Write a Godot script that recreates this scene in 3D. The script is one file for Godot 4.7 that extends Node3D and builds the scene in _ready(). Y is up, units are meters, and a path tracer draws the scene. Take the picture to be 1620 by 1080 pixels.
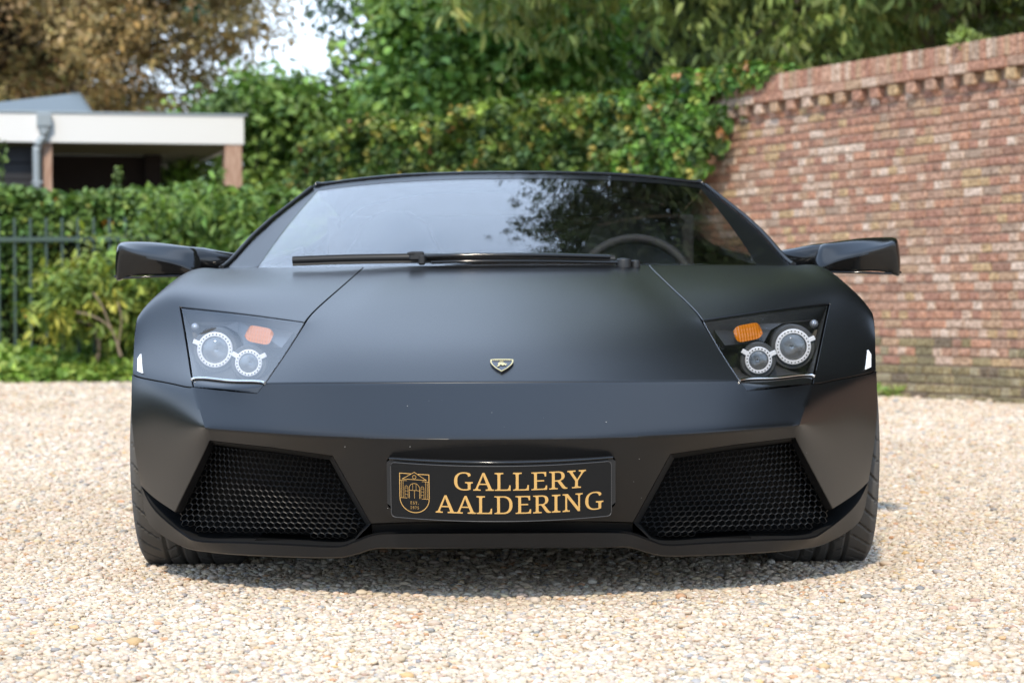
extends Node3D
# A matt black sports car parked head-on on a gravel yard, a brick garden wall and clipped ivy behind it.

var M := {}
var rng := RandomNumberGenerator.new()
var car: Node3D


func _ready() -> void:
	rng.seed = 4711
	# ------------------------------------------------ camera, sky, sun, exposure
	var cam := Camera3D.new()
	cam.name = "camera"
	cam.fov = 16.07
	cam.near = 0.1
	cam.far = 400.0
	cam.position = Vector3(0, 0.686, 0)
	cam.rotation = Vector3(-0.01438, 0, -0.0055)
	var lens := CameraAttributesPhysical.new()
	lens.frustum_focal_length = 85.0
	lens.frustum_focus_distance = 5.75
	lens.exposure_aperture = 5.8
	cam.attributes = lens
	add_child(cam)
	cam.fov = 16.07
	var env := Environment.new()
	env.background_mode = Environment.BG_SKY
	var skym := ProceduralSkyMaterial.new()
	skym.sky_top_color = Color(0.66, 0.77, 0.92)
	skym.sky_horizon_color = Color(0.76, 0.83, 0.89)
	skym.sky_curve = 0.16
	skym.ground_bottom_color = Color(0.45, 0.42, 0.36)
	skym.ground_horizon_color = Color(0.55, 0.54, 0.5)
	skym.sky_energy_multiplier = 1.15
	skym.sky_cover = cloud_cover()
	skym.sky_cover_modulate = Color(1, 1, 1, 1)
	var sky := Sky.new()
	sky.sky_material = skym
	env.sky = sky
	env.background_energy_multiplier = 1.0
	env.tonemap_mode = Environment.TONE_MAPPER_LINEAR
	env.tonemap_exposure = 1.52
	env.sdfgi_enabled = true
	env.ssao_enabled = true
	env.ssil_enabled = true
	var we := WorldEnvironment.new()
	we.name = "world_environment"
	we.environment = env
	add_child(we)
	var sun := DirectionalLight3D.new()
	sun.name = "sun"
	sun.light_color = Color(1.0, 0.95, 0.87)
	sun.light_energy = 0.78
	sun.light_angular_distance = 3.5
	sun.shadow_enabled = true
	sun.rotation_degrees = Vector3(-45, -9, 0)
	add_child(sun)
	make_materials()
	build_setting()
	build_car()


func cloud_cover() -> ImageTexture:
	var n := FastNoiseLite.new()
	n.seed = 12
	n.noise_type = FastNoiseLite.TYPE_SIMPLEX_SMOOTH
	n.frequency = 1.0
	n.fractal_octaves = 5
	var w := 512
	var h := 256
	var im := Image.create(w, h, false, Image.FORMAT_RGBA8)
	for j in h:
		var el := PI * (0.5 - (j + 0.5) / h)
		for i in w:
			var az := TAU * (i + 0.5) / w
			var d := Vector3(cos(el) * sin(az), sin(el), cos(el) * cos(az))
			var q := d / (absf(d.y) + 0.25)
			var c := n.get_noise_3d(q.x * 0.9, q.y * 0.9, q.z * 0.9) + 0.16
			c = smoothstep(0.0, 0.42, c) * smoothstep(-0.02, 0.06, d.y)
			im.set_pixel(i, j, Color(0.80, 0.82, 0.84, c * 0.62))
	return ImageTexture.create_from_image(im)


# ---------------------------------------------------------------- helpers
class MB:
	var v := PackedVector3Array()
	var n := PackedVector3Array()
	var c := PackedColorArray()
	var uv := PackedVector2Array()
	var idx := PackedInt32Array()
	var col := Color(1, 1, 1)
	var tinted := false
	var mapped := false

	func put(p: Vector3, nn: Vector3, t := Vector2()) -> int:
		v.append(p)
		n.append(nn)
		c.append(col)
		uv.append(t)
		return v.size() - 1

	func itri(a: int, b: int, d: int) -> void:   # counter-clockwise from outside
		idx.append(a)
		idx.append(d)
		idx.append(b)

	func tri(a: Vector3, b: Vector3, d: Vector3) -> void:
		var nn := (b - a).cross(d - a).normalized()
		itri(put(a, nn), put(b, nn), put(d, nn))

	func quad(a: Vector3, b: Vector3, d: Vector3, e: Vector3) -> void:
		var nn := (d - a).cross(e - b).normalized()
		var i := put(a, nn, Vector2(0, 0))
		put(b, nn, Vector2(1, 0))
		put(d, nn, Vector2(1, 1))
		put(e, nn, Vector2(0, 1))
		itri(i, i + 1, i + 2)
		itri(i, i + 2, i + 3)

	func poly(p: PackedVector3Array) -> void:
		for i in range(1, p.size() - 1):
			tri(p[0], p[i], p[i + 1])

	# rows of points, smooth normals; the surface faces the side from which u runs right and v runs up
	func grid(rows: Array, closed_u := false, closed_v := false) -> void:
		var nv: int = rows.size()
		var nu: int = rows[0].size()
		var base := v.size()
		for j in nv:
			for i in nu:
				var i0 := (i - 1 + nu) % nu if closed_u else maxi(i - 1, 0)
				var i1 := (i + 1) % nu if closed_u else mini(i + 1, nu - 1)
				var j0 := (j - 1 + nv) % nv if closed_v else maxi(j - 1, 0)
				var j1 := (j + 1) % nv if closed_v else mini(j + 1, nv - 1)
				var du: Vector3 = rows[j][i1] - rows[j][i0]
				var dv: Vector3 = rows[j1][i] - rows[j0][i]
				var nn := du.cross(dv)
				if nn.length_squared() < 1e-16:
					nn = (rows[j][i1] - rows[j][i0] + Vector3(1e-6, 0, 0)).cross(rows[j1][i1] - rows[j0][i0])
				put(rows[j][i], nn.normalized(), Vector2(float(i) / maxi(nu - 1, 1), float(j) / maxi(nv - 1, 1)))
		for j in (nv if closed_v else nv - 1):
			for i in (nu if closed_u else nu - 1):
				var a := base + j * nu + i
				var b := base + j * nu + (i + 1) % nu
				var d := base + ((j + 1) % nv) * nu + (i + 1) % nu
				var e := base + ((j + 1) % nv) * nu + i
				itri(a, b, d)
				itri(a, d, e)

	func box(at: Vector3, size: Vector3, bas := Basis()) -> void:
		var h := size * 0.5
		for k in 3:
			for s in [-1.0, 1.0]:
				var ax := Vector3.ZERO
				ax[k] = s
				var u := Vector3.ZERO
				u[(k + 1) % 3] = 1.0
				var w := ax.cross(u)
				var o := ax * h
				var uu := u * h
				var ww := w * h
				quad(at + bas * (o - uu - ww), at + bas * (o + uu - ww), at + bas * (o + uu + ww), at + bas * (o - uu + ww))

	# box with chamfered edges: 6 faces, 12 edge strips, 8 corners
	func cbox(at: Vector3, size: Vector3, ch: float, bas := Basis()) -> void:
		var h := size * 0.5
		var g := h - Vector3(ch, ch, ch)
		for k in 3:
			for s in [-1.0, 1.0]:
				var a1 := (k + 1) % 3
				var a2 := (k + 2) % 3
				var pts: Array[Vector3] = []
				for q in [[-1.0, -1.0], [1.0, -1.0], [1.0, 1.0], [-1.0, 1.0]]:
					var p := Vector3.ZERO
					p[k] = s * h[k]
					p[a1] = q[0] * g[a1]
					p[a2] = q[1] * g[a2]
					pts.append(at + bas * p)
				if s > 0:
					quad(pts[0], pts[1], pts[2], pts[3])
				else:
					quad(pts[3], pts[2], pts[1], pts[0])
		for k in 3:
			var a1 := (k + 1) % 3
			var a2 := (k + 2) % 3
			for s1 in [-1.0, 1.0]:
				for s2 in [-1.0, 1.0]:
					var p := [Vector3.ZERO, Vector3.ZERO, Vector3.ZERO, Vector3.ZERO]
					for i in 4:
						var z := -1.0 if i == 0 or i == 3 else 1.0
						var e := Vector3.ZERO
						e[k] = z * g[k]
						e[a1] = s1 * (h[a1] if i < 2 else g[a1])
						e[a2] = s2 * (g[a2] if i < 2 else h[a2])
						p[i] = at + bas * e
					if s1 * s2 > 0:
						quad(p[3], p[2], p[1], p[0])
					else:
						quad(p[0], p[1], p[2], p[3])
		for sx in [-1.0, 1.0]:
			for sy in [-1.0, 1.0]:
				for sz in [-1.0, 1.0]:
					var a := at + bas * Vector3(sx * h.x, sy * g.y, sz * g.z)
					var b := at + bas * Vector3(sx * g.x, sy * h.y, sz * g.z)
					var d := at + bas * Vector3(sx * g.x, sy * g.y, sz * h.z)
					if sx * sy * sz > 0:
						tri(a, b, d)
					else:
						tri(a, d, b)

	func tube(path: PackedVector3Array, radii: PackedFloat32Array, sides := 8, caps := true, squash := 1.0, up := Vector3.UP) -> void:
		var rows := []
		for i in path.size():
			var t := (path[mini(i + 1, path.size() - 1)] - path[maxi(i - 1, 0)]).normalized()
			var ref := up if absf(t.dot(up)) < 0.98 else Vector3(1, 0, 0.2)
			var a := t.cross(ref).normalized()
			var b := a.cross(t)
			var r := radii[i] if i < radii.size() else radii[radii.size() - 1]
			var row := PackedVector3Array()
			for k in sides:
				var w := -TAU * k / sides
				row.append(path[i] + a * cos(w) * r + b * sin(w) * r * squash)
			rows.append(row)
		grid(rows, true, false)
		if caps:
			for e in [0, rows.size() - 1]:
				for k in range(1, sides - 1):
					if e == 0:
						tri(rows[e][0], rows[e][k], rows[e][k + 1])
					else:
						tri(rows[e][0], rows[e][k + 1], rows[e][k])

	# profile of (radius, height) turned round the Y axis of t
	func lathe(profile: PackedVector2Array, sides: int, t := Transform3D(), smooth := true) -> void:
		var rows := []
		for q in profile:
			var row := PackedVector3Array()
			for k in sides:
				var w := -TAU * k / sides
				row.append(t * Vector3(q.x * cos(w), q.y, q.x * sin(w)))
			rows.append(row)
		if smooth:
			grid(rows, true, false)
		else:
			for j in rows.size() - 1:
				grid([rows[j], rows[j + 1]], true, false)

	func add(other: MB, t := Transform3D()) -> void:
		var base := v.size()
		var nb := t.basis.inverse().transposed()
		for i in other.v.size():
			v.append(t * other.v[i])
			n.append((nb * other.n[i]).normalized())
			c.append(col if not other.tinted else other.c[i])
			uv.append(other.uv[i])
		var flip := t.basis.determinant() < 0
		for i in range(0, other.idx.size(), 3):
			idx.append(base + other.idx[i])
			idx.append(base + other.idx[i + (2 if flip else 1)])
			idx.append(base + other.idx[i + (1 if flip else 2)])

	func mesh(m: Material) -> ArrayMesh:
		var am := ArrayMesh.new()
		var a := []
		a.resize(Mesh.ARRAY_MAX)
		a[Mesh.ARRAY_VERTEX] = v
		a[Mesh.ARRAY_NORMAL] = n
		if tinted:
			a[Mesh.ARRAY_COLOR] = c
		if mapped:
			a[Mesh.ARRAY_TEX_UV] = uv
		a[Mesh.ARRAY_INDEX] = idx
		am.add_surface_from_arrays(Mesh.PRIMITIVE_TRIANGLES, a)
		am.surface_set_material(0, m)
		return am


func put_mesh(called: String, mesh: Mesh, parent: Node = self, label := "") -> MeshInstance3D:
	var o := MeshInstance3D.new()
	o.name = called
	o.mesh = mesh
	if label:
		o.set_meta("label", label)
	parent.add_child(o, true)
	return o


func part(called: String, b: MB, m: Material, parent: Node, label := "") -> MeshInstance3D:
	return put_mesh(called, b.mesh(m), parent, label)


func thing(called: String, label: String, category: String, at := Vector3.ZERO, group := "") -> Node3D:
	var o := Node3D.new()
	o.name = called
	o.position = at
	o.set_meta("label", label)
	o.set_meta("category", category)
	if group:
		o.set_meta("group", group)
	add_child(o, true)
	return o


func struct(called: String, b: MB, m: Material, label := "") -> MeshInstance3D:
	var o := part(called, b, m, self, label)
	o.set_meta("kind", "structure")
	return o


func holder(called: String, parent: Node) -> Node3D:
	var o := Node3D.new()
	o.name = called
	parent.add_child(o, true)
	return o


func lin(r: float, g: float, b: float) -> Color:
	return Color(r, g, b).linear_to_srgb()


func std(called: String, c: Color, rough: float, metal := 0.0, spec := 0.5) -> StandardMaterial3D:
	var m := StandardMaterial3D.new()
	m.resource_name = called
	m.albedo_color = c
	m.roughness = rough
	m.metallic = metal
	m.metallic_specular = spec
	M[called] = m
	return m


func pane(called: String, c: Color, alpha: float) -> StandardMaterial3D:
	var m := std(called, Color(c.r, c.g, c.b, alpha), 0.02)
	m.transparency = BaseMaterial3D.TRANSPARENCY_ALPHA
	return m


func noise_tex(freq: float, octaves: int, ramp_lo: Color, ramp_hi: Color, lo := 0.3, hi := 0.7, as_normal := false, kind := FastNoiseLite.TYPE_SIMPLEX_SMOOTH, seed_ := 1, size := 512) -> NoiseTexture2D:
	var n := FastNoiseLite.new()
	n.seed = seed_
	n.noise_type = kind
	n.frequency = freq
	n.fractal_octaves = octaves
	var t := NoiseTexture2D.new()
	t.width = size
	t.height = size
	t.seamless = true
	t.noise = n
	if as_normal:
		t.as_normal_map = true
		t.bump_strength = 4.0
	else:
		var g := Gradient.new()
		g.set_color(0, ramp_lo)
		g.set_color(1, ramp_hi)
		g.set_offset(0, lo)
		g.set_offset(1, hi)
		t.color_ramp = g
	return t


func spline(p: PackedVector3Array, per: int, closed := false) -> PackedVector3Array:
	var out := PackedVector3Array()
	var n := p.size()
	for i in (n if closed else n - 1):
		var a := p[(i - 1 + n) % n] if closed or i > 0 else p[0] * 2.0 - p[1]
		var b := p[i]
		var c := p[(i + 1) % n]
		var d := p[(i + 2) % n] if closed or i + 2 < n else p[n - 1] * 2.0 - p[n - 2]
		for k in per:
			out.append(b.cubic_interpolate(c, a, d, float(k) / per))
	if not closed:
		out.append(p[n - 1])
	return out


func make_materials() -> void:
	std("paint", lin(0.005, 0.005, 0.0053), 0.40, 0.0, 0.47)
	var flake := noise_tex(0.35, 2, Color(0.28, 0.28, 0.28), Color(0.32, 0.32, 0.32), 0.3, 0.7, false, FastNoiseLite.TYPE_SIMPLEX_SMOOTH, 5, 256)
	M.paint.roughness = 1.0
	M.paint.roughness_texture = flake
	M.paint.uv1_triplanar = true
	M.paint.uv1_scale = Vector3(2.3, 2.3, 2.3)
	std("gloss_black", lin(0.008, 0.008, 0.008), 0.12)
	std("black_plastic", lin(0.012, 0.012, 0.012), 0.5)
	std("void_black", lin(0.004, 0.004, 0.004), 0.9, 0.0, 0.2)
	std("grille_black", lin(0.012, 0.012, 0.012), 0.42, 0.0, 0.5)
	std("rubber", lin(0.085, 0.079, 0.071), 0.85)
	std("rim_metal", lin(0.06, 0.06, 0.065), 0.35, 0.8)
	std("chrome", lin(0.75, 0.75, 0.76), 0.12, 1.0)
	std("silver_ring", lin(0.66, 0.66, 0.67), 0.4, 0.15)
	std("lamp_inner", lin(0.035, 0.036, 0.038), 0.5)
	std("amber", lin(0.40, 0.115, 0.0005), 0.22, 0.0, 0.35)
	std("bulb_glass", lin(0.30, 0.31, 0.33), 0.06, 0.6)
	std("reflector_white", lin(0.8, 0.8, 0.8), 0.2)
	std("gold_print", lin(0.56, 0.33, 0.10), 0.5)
	std("gold_metal", lin(0.80, 0.62, 0.28), 0.3, 0.9)
	std("emblem_black", lin(0.02, 0.021, 0.03), 0.15)
	std("plate_black", lin(0.009, 0.009, 0.009), 0.5, 0.0, 0.3)
	std("seat_leather", lin(0.055, 0.055, 0.056), 0.6)
	std("dash", lin(0.02, 0.02, 0.021), 0.7)
	pane("windscreen", Color(0.02, 0.03, 0.03), 0.02).metallic_specular = 0.24
	pane("inner_windscreen", Color(0.01, 0.013, 0.012), 0.06).metallic_specular = 0.42
	std("frit", lin(0.004, 0.004, 0.004), 0.35, 0.0, 0.3)
	pane("lamp_lens", Color(0.3, 0.3, 0.3), 0.06)
	std("plate_edge", lin(0.05, 0.05, 0.05), 0.4)
	std("chip", lin(0.5, 0.5, 0.48), 0.8)
	pane("lamp_cover", Color(0.4, 0.4, 0.4), 0.02)
	pane("side_glass", Color(0.01, 0.012, 0.012), 0.35)
	std("mirror_black", lin(0.008, 0.008, 0.008), 0.10)
	std("lamp_panel", lin(0.03, 0.031, 0.034), 0.35)
	std("projector", lin(0.16, 0.165, 0.17), 0.05, 0.5)
	std("bowl", lin(0.45, 0.46, 0.47), 0.18, 0.85)
	std("steel", lin(0.30, 0.30, 0.31), 0.4, 0.9)


# ---------------------------------------------------------------- setting
const WALL_O := Vector3(3.484, 0, -16.45)
const WALL_U := Vector3(-0.4373, 0, -0.8993)   # along the wall, away from the viewer
const WALL_N := Vector3(-0.8993, 0, 0.4373)    # out of its face, towards the yard


func wall_at(u: float, y: float, out: float) -> Vector3:
	return WALL_O + WALL_U * u + Vector3(0, y, 0) + WALL_N * out


func build_setting() -> void:
	build_ground()
	build_wall()
	build_carport()
	build_fence()
	build_greenery()
	build_gravel()


func build_ground() -> void:
	var m := std("gravel_flat", Color(1, 1, 1), 0.95, 0.0, 0.2)
	var cells := FastNoiseLite.new()
	cells.seed = 3
	cells.noise_type = FastNoiseLite.TYPE_CELLULAR
	cells.cellular_return_type = FastNoiseLite.RETURN_CELL_VALUE
	cells.frequency = 0.038
	cells.fractal_type = FastNoiseLite.FRACTAL_NONE
	var g := Gradient.new()
	g.offsets = PackedFloat32Array([0.0, 0.10, 0.22, 0.5, 0.8, 1.0])
	g.colors = PackedColorArray([lin(0.30, 0.28, 0.26), lin(0.44, 0.31, 0.20), lin(0.48, 0.39, 0.29), lin(0.55, 0.46, 0.35), lin(0.60, 0.51, 0.40), lin(0.66, 0.60, 0.51)])
	var ct := NoiseTexture2D.new()
	ct.width = 1024
	ct.height = 1024
	ct.seamless = true
	ct.seamless_blend_skirt = 0.05
	ct.noise = cells
	ct.color_ramp = g
	m.albedo_texture = ct
	var edges := cells.duplicate()
	edges.cellular_return_type = FastNoiseLite.RETURN_DISTANCE
	var nt := NoiseTexture2D.new()
	nt.width = 1024
	nt.height = 1024
	nt.seamless = true
	nt.seamless_blend_skirt = 0.05
	nt.noise = edges
	nt.as_normal_map = true
	nt.bump_strength = 6.0
	m.normal_enabled = true
	m.normal_texture = nt
	m.uv1_triplanar = true
	m.uv1_world_triplanar = true
	m.uv1_scale = Vector3(1.3, 1.3, 1.3)
	var b := MB.new()
	b.quad(Vector3(-160, 0, 40), Vector3(160, 0, 40), Vector3(160, 0, -220), Vector3(-160, 0, -220))
	struct("ground", b, m)
	# planted bed behind the gravel on the left: a low bank of soil
	var soil := std("soil", lin(0.06, 0.045, 0.03), 0.95, 0.0, 0.2)
	var s := MB.new()
	var rows := []
	for q in [[-22.35, -0.02], [-22.6, 0.06], [-23.0, 0.15], [-23.6, 0.19], [-29.0, 0.19], [-29.4, -0.02]]:
		var row := PackedVector3Array()
		for i in 25:
			var x := -11.0 + 9.6 * i / 24.0
			row.append(Vector3(x, q[1], q[0] + 0.08 * sin(x * 3.1)))
		rows.append(row)
	s.grid(rows)
	struct("planting_bed", s, soil)


# ---------------------------------------------------------------- brick wall
func brick_mesh(size: Vector3, tone: Color, seed_: int) -> ArrayMesh:
	var r := RandomNumberGenerator.new()
	r.seed = seed_
	var b := MB.new()
	b.col = tone
	b.tinted = true
	b.cbox(Vector3.ZERO, size, 0.004 + r.randf() * 0.004)
	for i in b.v.size():
		var p := b.v[i]
		var k := sin(p.x * 71.0 + seed_) * cos(p.y * 53.0 + seed_ * 1.7)
		b.v[i] = p + Vector3(k * 0.002, sin(p.x * 40.0 + seed_ * 2.1) * 0.0018, k * 0.002)
	return b.mesh(M.brick)


func build_wall() -> void:
	var bm := std("brick", Color(1, 1, 1), 0.93, 0.0, 0.25)
	bm.vertex_color_use_as_albedo = true
	bm.albedo_texture = noise_tex(0.016, 4, lin(0.46, 0.42, 0.39), Color(1, 1, 1), 0.30, 0.68, false, FastNoiseLite.TYPE_SIMPLEX_SMOOTH, 8, 512)
	bm.normal_enabled = true
	bm.normal_texture = noise_tex(0.06, 4, Color.BLACK, Color.WHITE, 0, 1, true, FastNoiseLite.TYPE_SIMPLEX_SMOOTH, 9, 512)
	bm.uv1_triplanar = true
	bm.uv1_world_triplanar = true
	bm.uv1_scale = Vector3(3.1, 3.1, 3.1)
	var mm := std("mortar", Color(1, 1, 1), 0.95, 0.0, 0.2)
	mm.albedo_texture = noise_tex(0.05, 4, lin(0.25, 0.18, 0.13), lin(0.41, 0.32, 0.24), 0.3, 0.7, false, FastNoiseLite.TYPE_SIMPLEX_SMOOTH, 18, 256)
	mm.uv1_triplanar = true
	mm.uv1_world_triplanar = true
	mm.uv1_scale = Vector3(2.0, 2.0, 2.0)
	var tones := [Color(0.33, 0.155, 0.105), Color(0.36, 0.185, 0.13), Color(0.29, 0.13, 0.095), Color(0.40, 0.23, 0.165), Color(0.38, 0.26, 0.165), Color(0.21, 0.10, 0.078), Color(0.32, 0.20, 0.15), Color(0.52, 0.40, 0.32), Color(0.62, 0.52, 0.44), Color(0.42, 0.31, 0.16), Color(0.30, 0.235, 0.185), Color(0.42, 0.20, 0.13)]
	var low := [Color(0.36, 0.30, 0.17), Color(0.42, 0.35, 0.20), Color(0.30, 0.26, 0.16), Color(0.26, 0.21, 0.15), Color(0.46, 0.40, 0.27)]
	for k in tones.size():
		tones[k] = tones[k].lerp(Color(0.44, 0.31, 0.225), 0.35) * 1.48
	var root := thing("brick_wall", "old red and cream brick garden wall with a dentil course under its coping", "wall", WALL_O)
	var bas := Basis(-WALL_U, Vector3.UP, WALL_N)
	root.transform.basis = bas   # x towards the viewer, z out of the face
	var H := 2.516
	var pitch := 0.0663
	var ucount := -12.0
	var uend := 12.6
	var core := MB.new()
	core.box(Vector3(-(ucount + uend) * 0.5, (H - 0.15) * 0.5, -0.115), Vector3(uend - ucount, H - 0.15, 0.221))
	core.box(Vector3(-(ucount + uend) * 0.5, H - 0.115, -0.115), Vector3(uend - ucount, 0.13, 0.27))
	part("mortar", core, mm, root)
	# stretcher and header meshes in every tone
	var kinds := {}
	for k in tones.size():
		kinds["s%d" % k] = brick_mesh(Vector3(0.208, 0.0555, 0.05), tones[k], 10 + k)
		kinds["h%d" % k] = brick_mesh(Vector3(0.100, 0.0555, 0.05), tones[k], 50 + k)
		kinds["c%d" % k] = brick_mesh(Vector3(0.058, 0.138, 0.28), tones[k], 90 + k)
		kinds["d%d" % k] = brick_mesh(Vector3(0.112, 0.080, 0.15), tones[k], 130 + k)
		kinds["t%d" % k] = brick_mesh(Vector3(0.208, 0.070, 0.12), tones[k], 170 + k)
	for k in low.size():
		kinds["sl%d" % k] = brick_mesh(Vector3(0.208, 0.0555, 0.05), low[k], 210 + k)
		kinds["hl%d" % k] = brick_mesh(Vector3(0.100, 0.0555, 0.05), low[k], 230 + k)
	var list := []
	var r := RandomNumberGenerator.new()
	r.seed = 77
	var course := 0
	var y := pitch * 0.5 - 0.02
	while y < H - 0.285:
		var u := ucount + (0.0 if course % 2 == 0 else 0.055) + r.randf() * 0.04
		var run := 0
		while u < uend:
			var header := (course % 2 == 1 and r.randf() < 0.90) or (course % 2 == 0 and r.randf() < 0.15)
			var lw := 0.110 if header else 0.218
			var pick := ""
			if course < 4 or (course < 7 and r.randf() < 0.4):
				pick = ("hl" if header else "sl") + str(r.randi() % low.size())
			else:
				var q := r.randf()
				var k := 0
				if q < 0.55:
					k = [0, 1, 2, 3, 6, 11][r.randi() % 6]
				elif q < 0.69:
					k = [4, 9][r.randi() % 2]
				elif q < 0.76:
					k = [5, 10][r.randi() % 2]
				else:
					k = [7, 8, 7][r.randi() % 3] if header or r.randf() < 0.7 else 3
				pick = ("h" if header else "s") + str(k)
			list.append([u + lw * 0.5, y + (r.randf() - 0.5) * 0.005, -0.021 + r.randf() * 0.007, pick, "brick", (r.randf() - 0.5) * 0.02])
			u += lw
		course += 1
		y += pitch
	var rim := []
	var u2 := ucount
	while u2 < 4.6:
		rim.append([u2, H - 0.070, -0.082 + r.randf() * 0.008, "c" + str([0, 1, 2, 3, 6, 10, 4, 7][r.randi() % 8]), "coping_brick", (r.randf() - 0.5) * 0.04])
		u2 += 0.0665
	u2 = ucount
	while u2 < 4.6:
		rim.append([u2, H - 0.178, 0.004 + r.randf() * 0.008, "t" + str([0, 3, 4, 6, 7, 10][r.randi() % 6]), "stretcher_brick", (r.randf() - 0.5) * 0.02])
		u2 += 0.218
	u2 = ucount
	while u2 < 4.6:
		rim.append([u2, H - 0.258, -0.020 + r.randf() * 0.008, "d" + str([0, 3, 4, 6, 7, 9][r.randi() % 6]), "dentil_brick", (r.randf() - 0.5) * 0.03])
		u2 += 0.232
	list.append_array(rim)
	# the bricks in view, nearest first, are parts of their own; the rest of the same kind is joined
	list.sort_custom(func(a: Array, b: Array) -> bool: return a[0] < b[0])
	var count := {}
	var rest := MB.new()
	rest.tinted = true
	var cheap := {}
	for q in list:
		var t := Transform3D(Basis(Vector3.BACK, q[5] * 0.4) * Basis(Vector3.UP, q[5]), Vector3(-q[0], q[1], q[2]))
		var n: int = count.get(q[4], 0)
		if q[0] > -0.15 and q[0] < 4.7 and n < 298:
			count[q[4]] = n + 1
			var o := MeshInstance3D.new()
			o.name = q[4]
			o.mesh = kinds[q[3]]
			o.transform = t
			root.add_child(o, true)
		else:
			if not cheap.has(q[3]):
				var src: ArrayMesh = kinds[q[3]]
				var a := src.surface_get_arrays(0)
				var c := MB.new()
				c.v = a[Mesh.ARRAY_VERTEX]
				c.n = a[Mesh.ARRAY_NORMAL]
				c.c = a[Mesh.ARRAY_COLOR]
				c.idx = a[Mesh.ARRAY_INDEX]
				c.uv.resize(c.v.size())
				c.tinted = true
				cheap[q[3]] = c
			if q[0] < 5.2 or q[4] != "brick":
				rest.add(cheap[q[3]], t)
	part("brickwork", rest, M.brick, root).set_meta("kind", "stuff")


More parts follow.
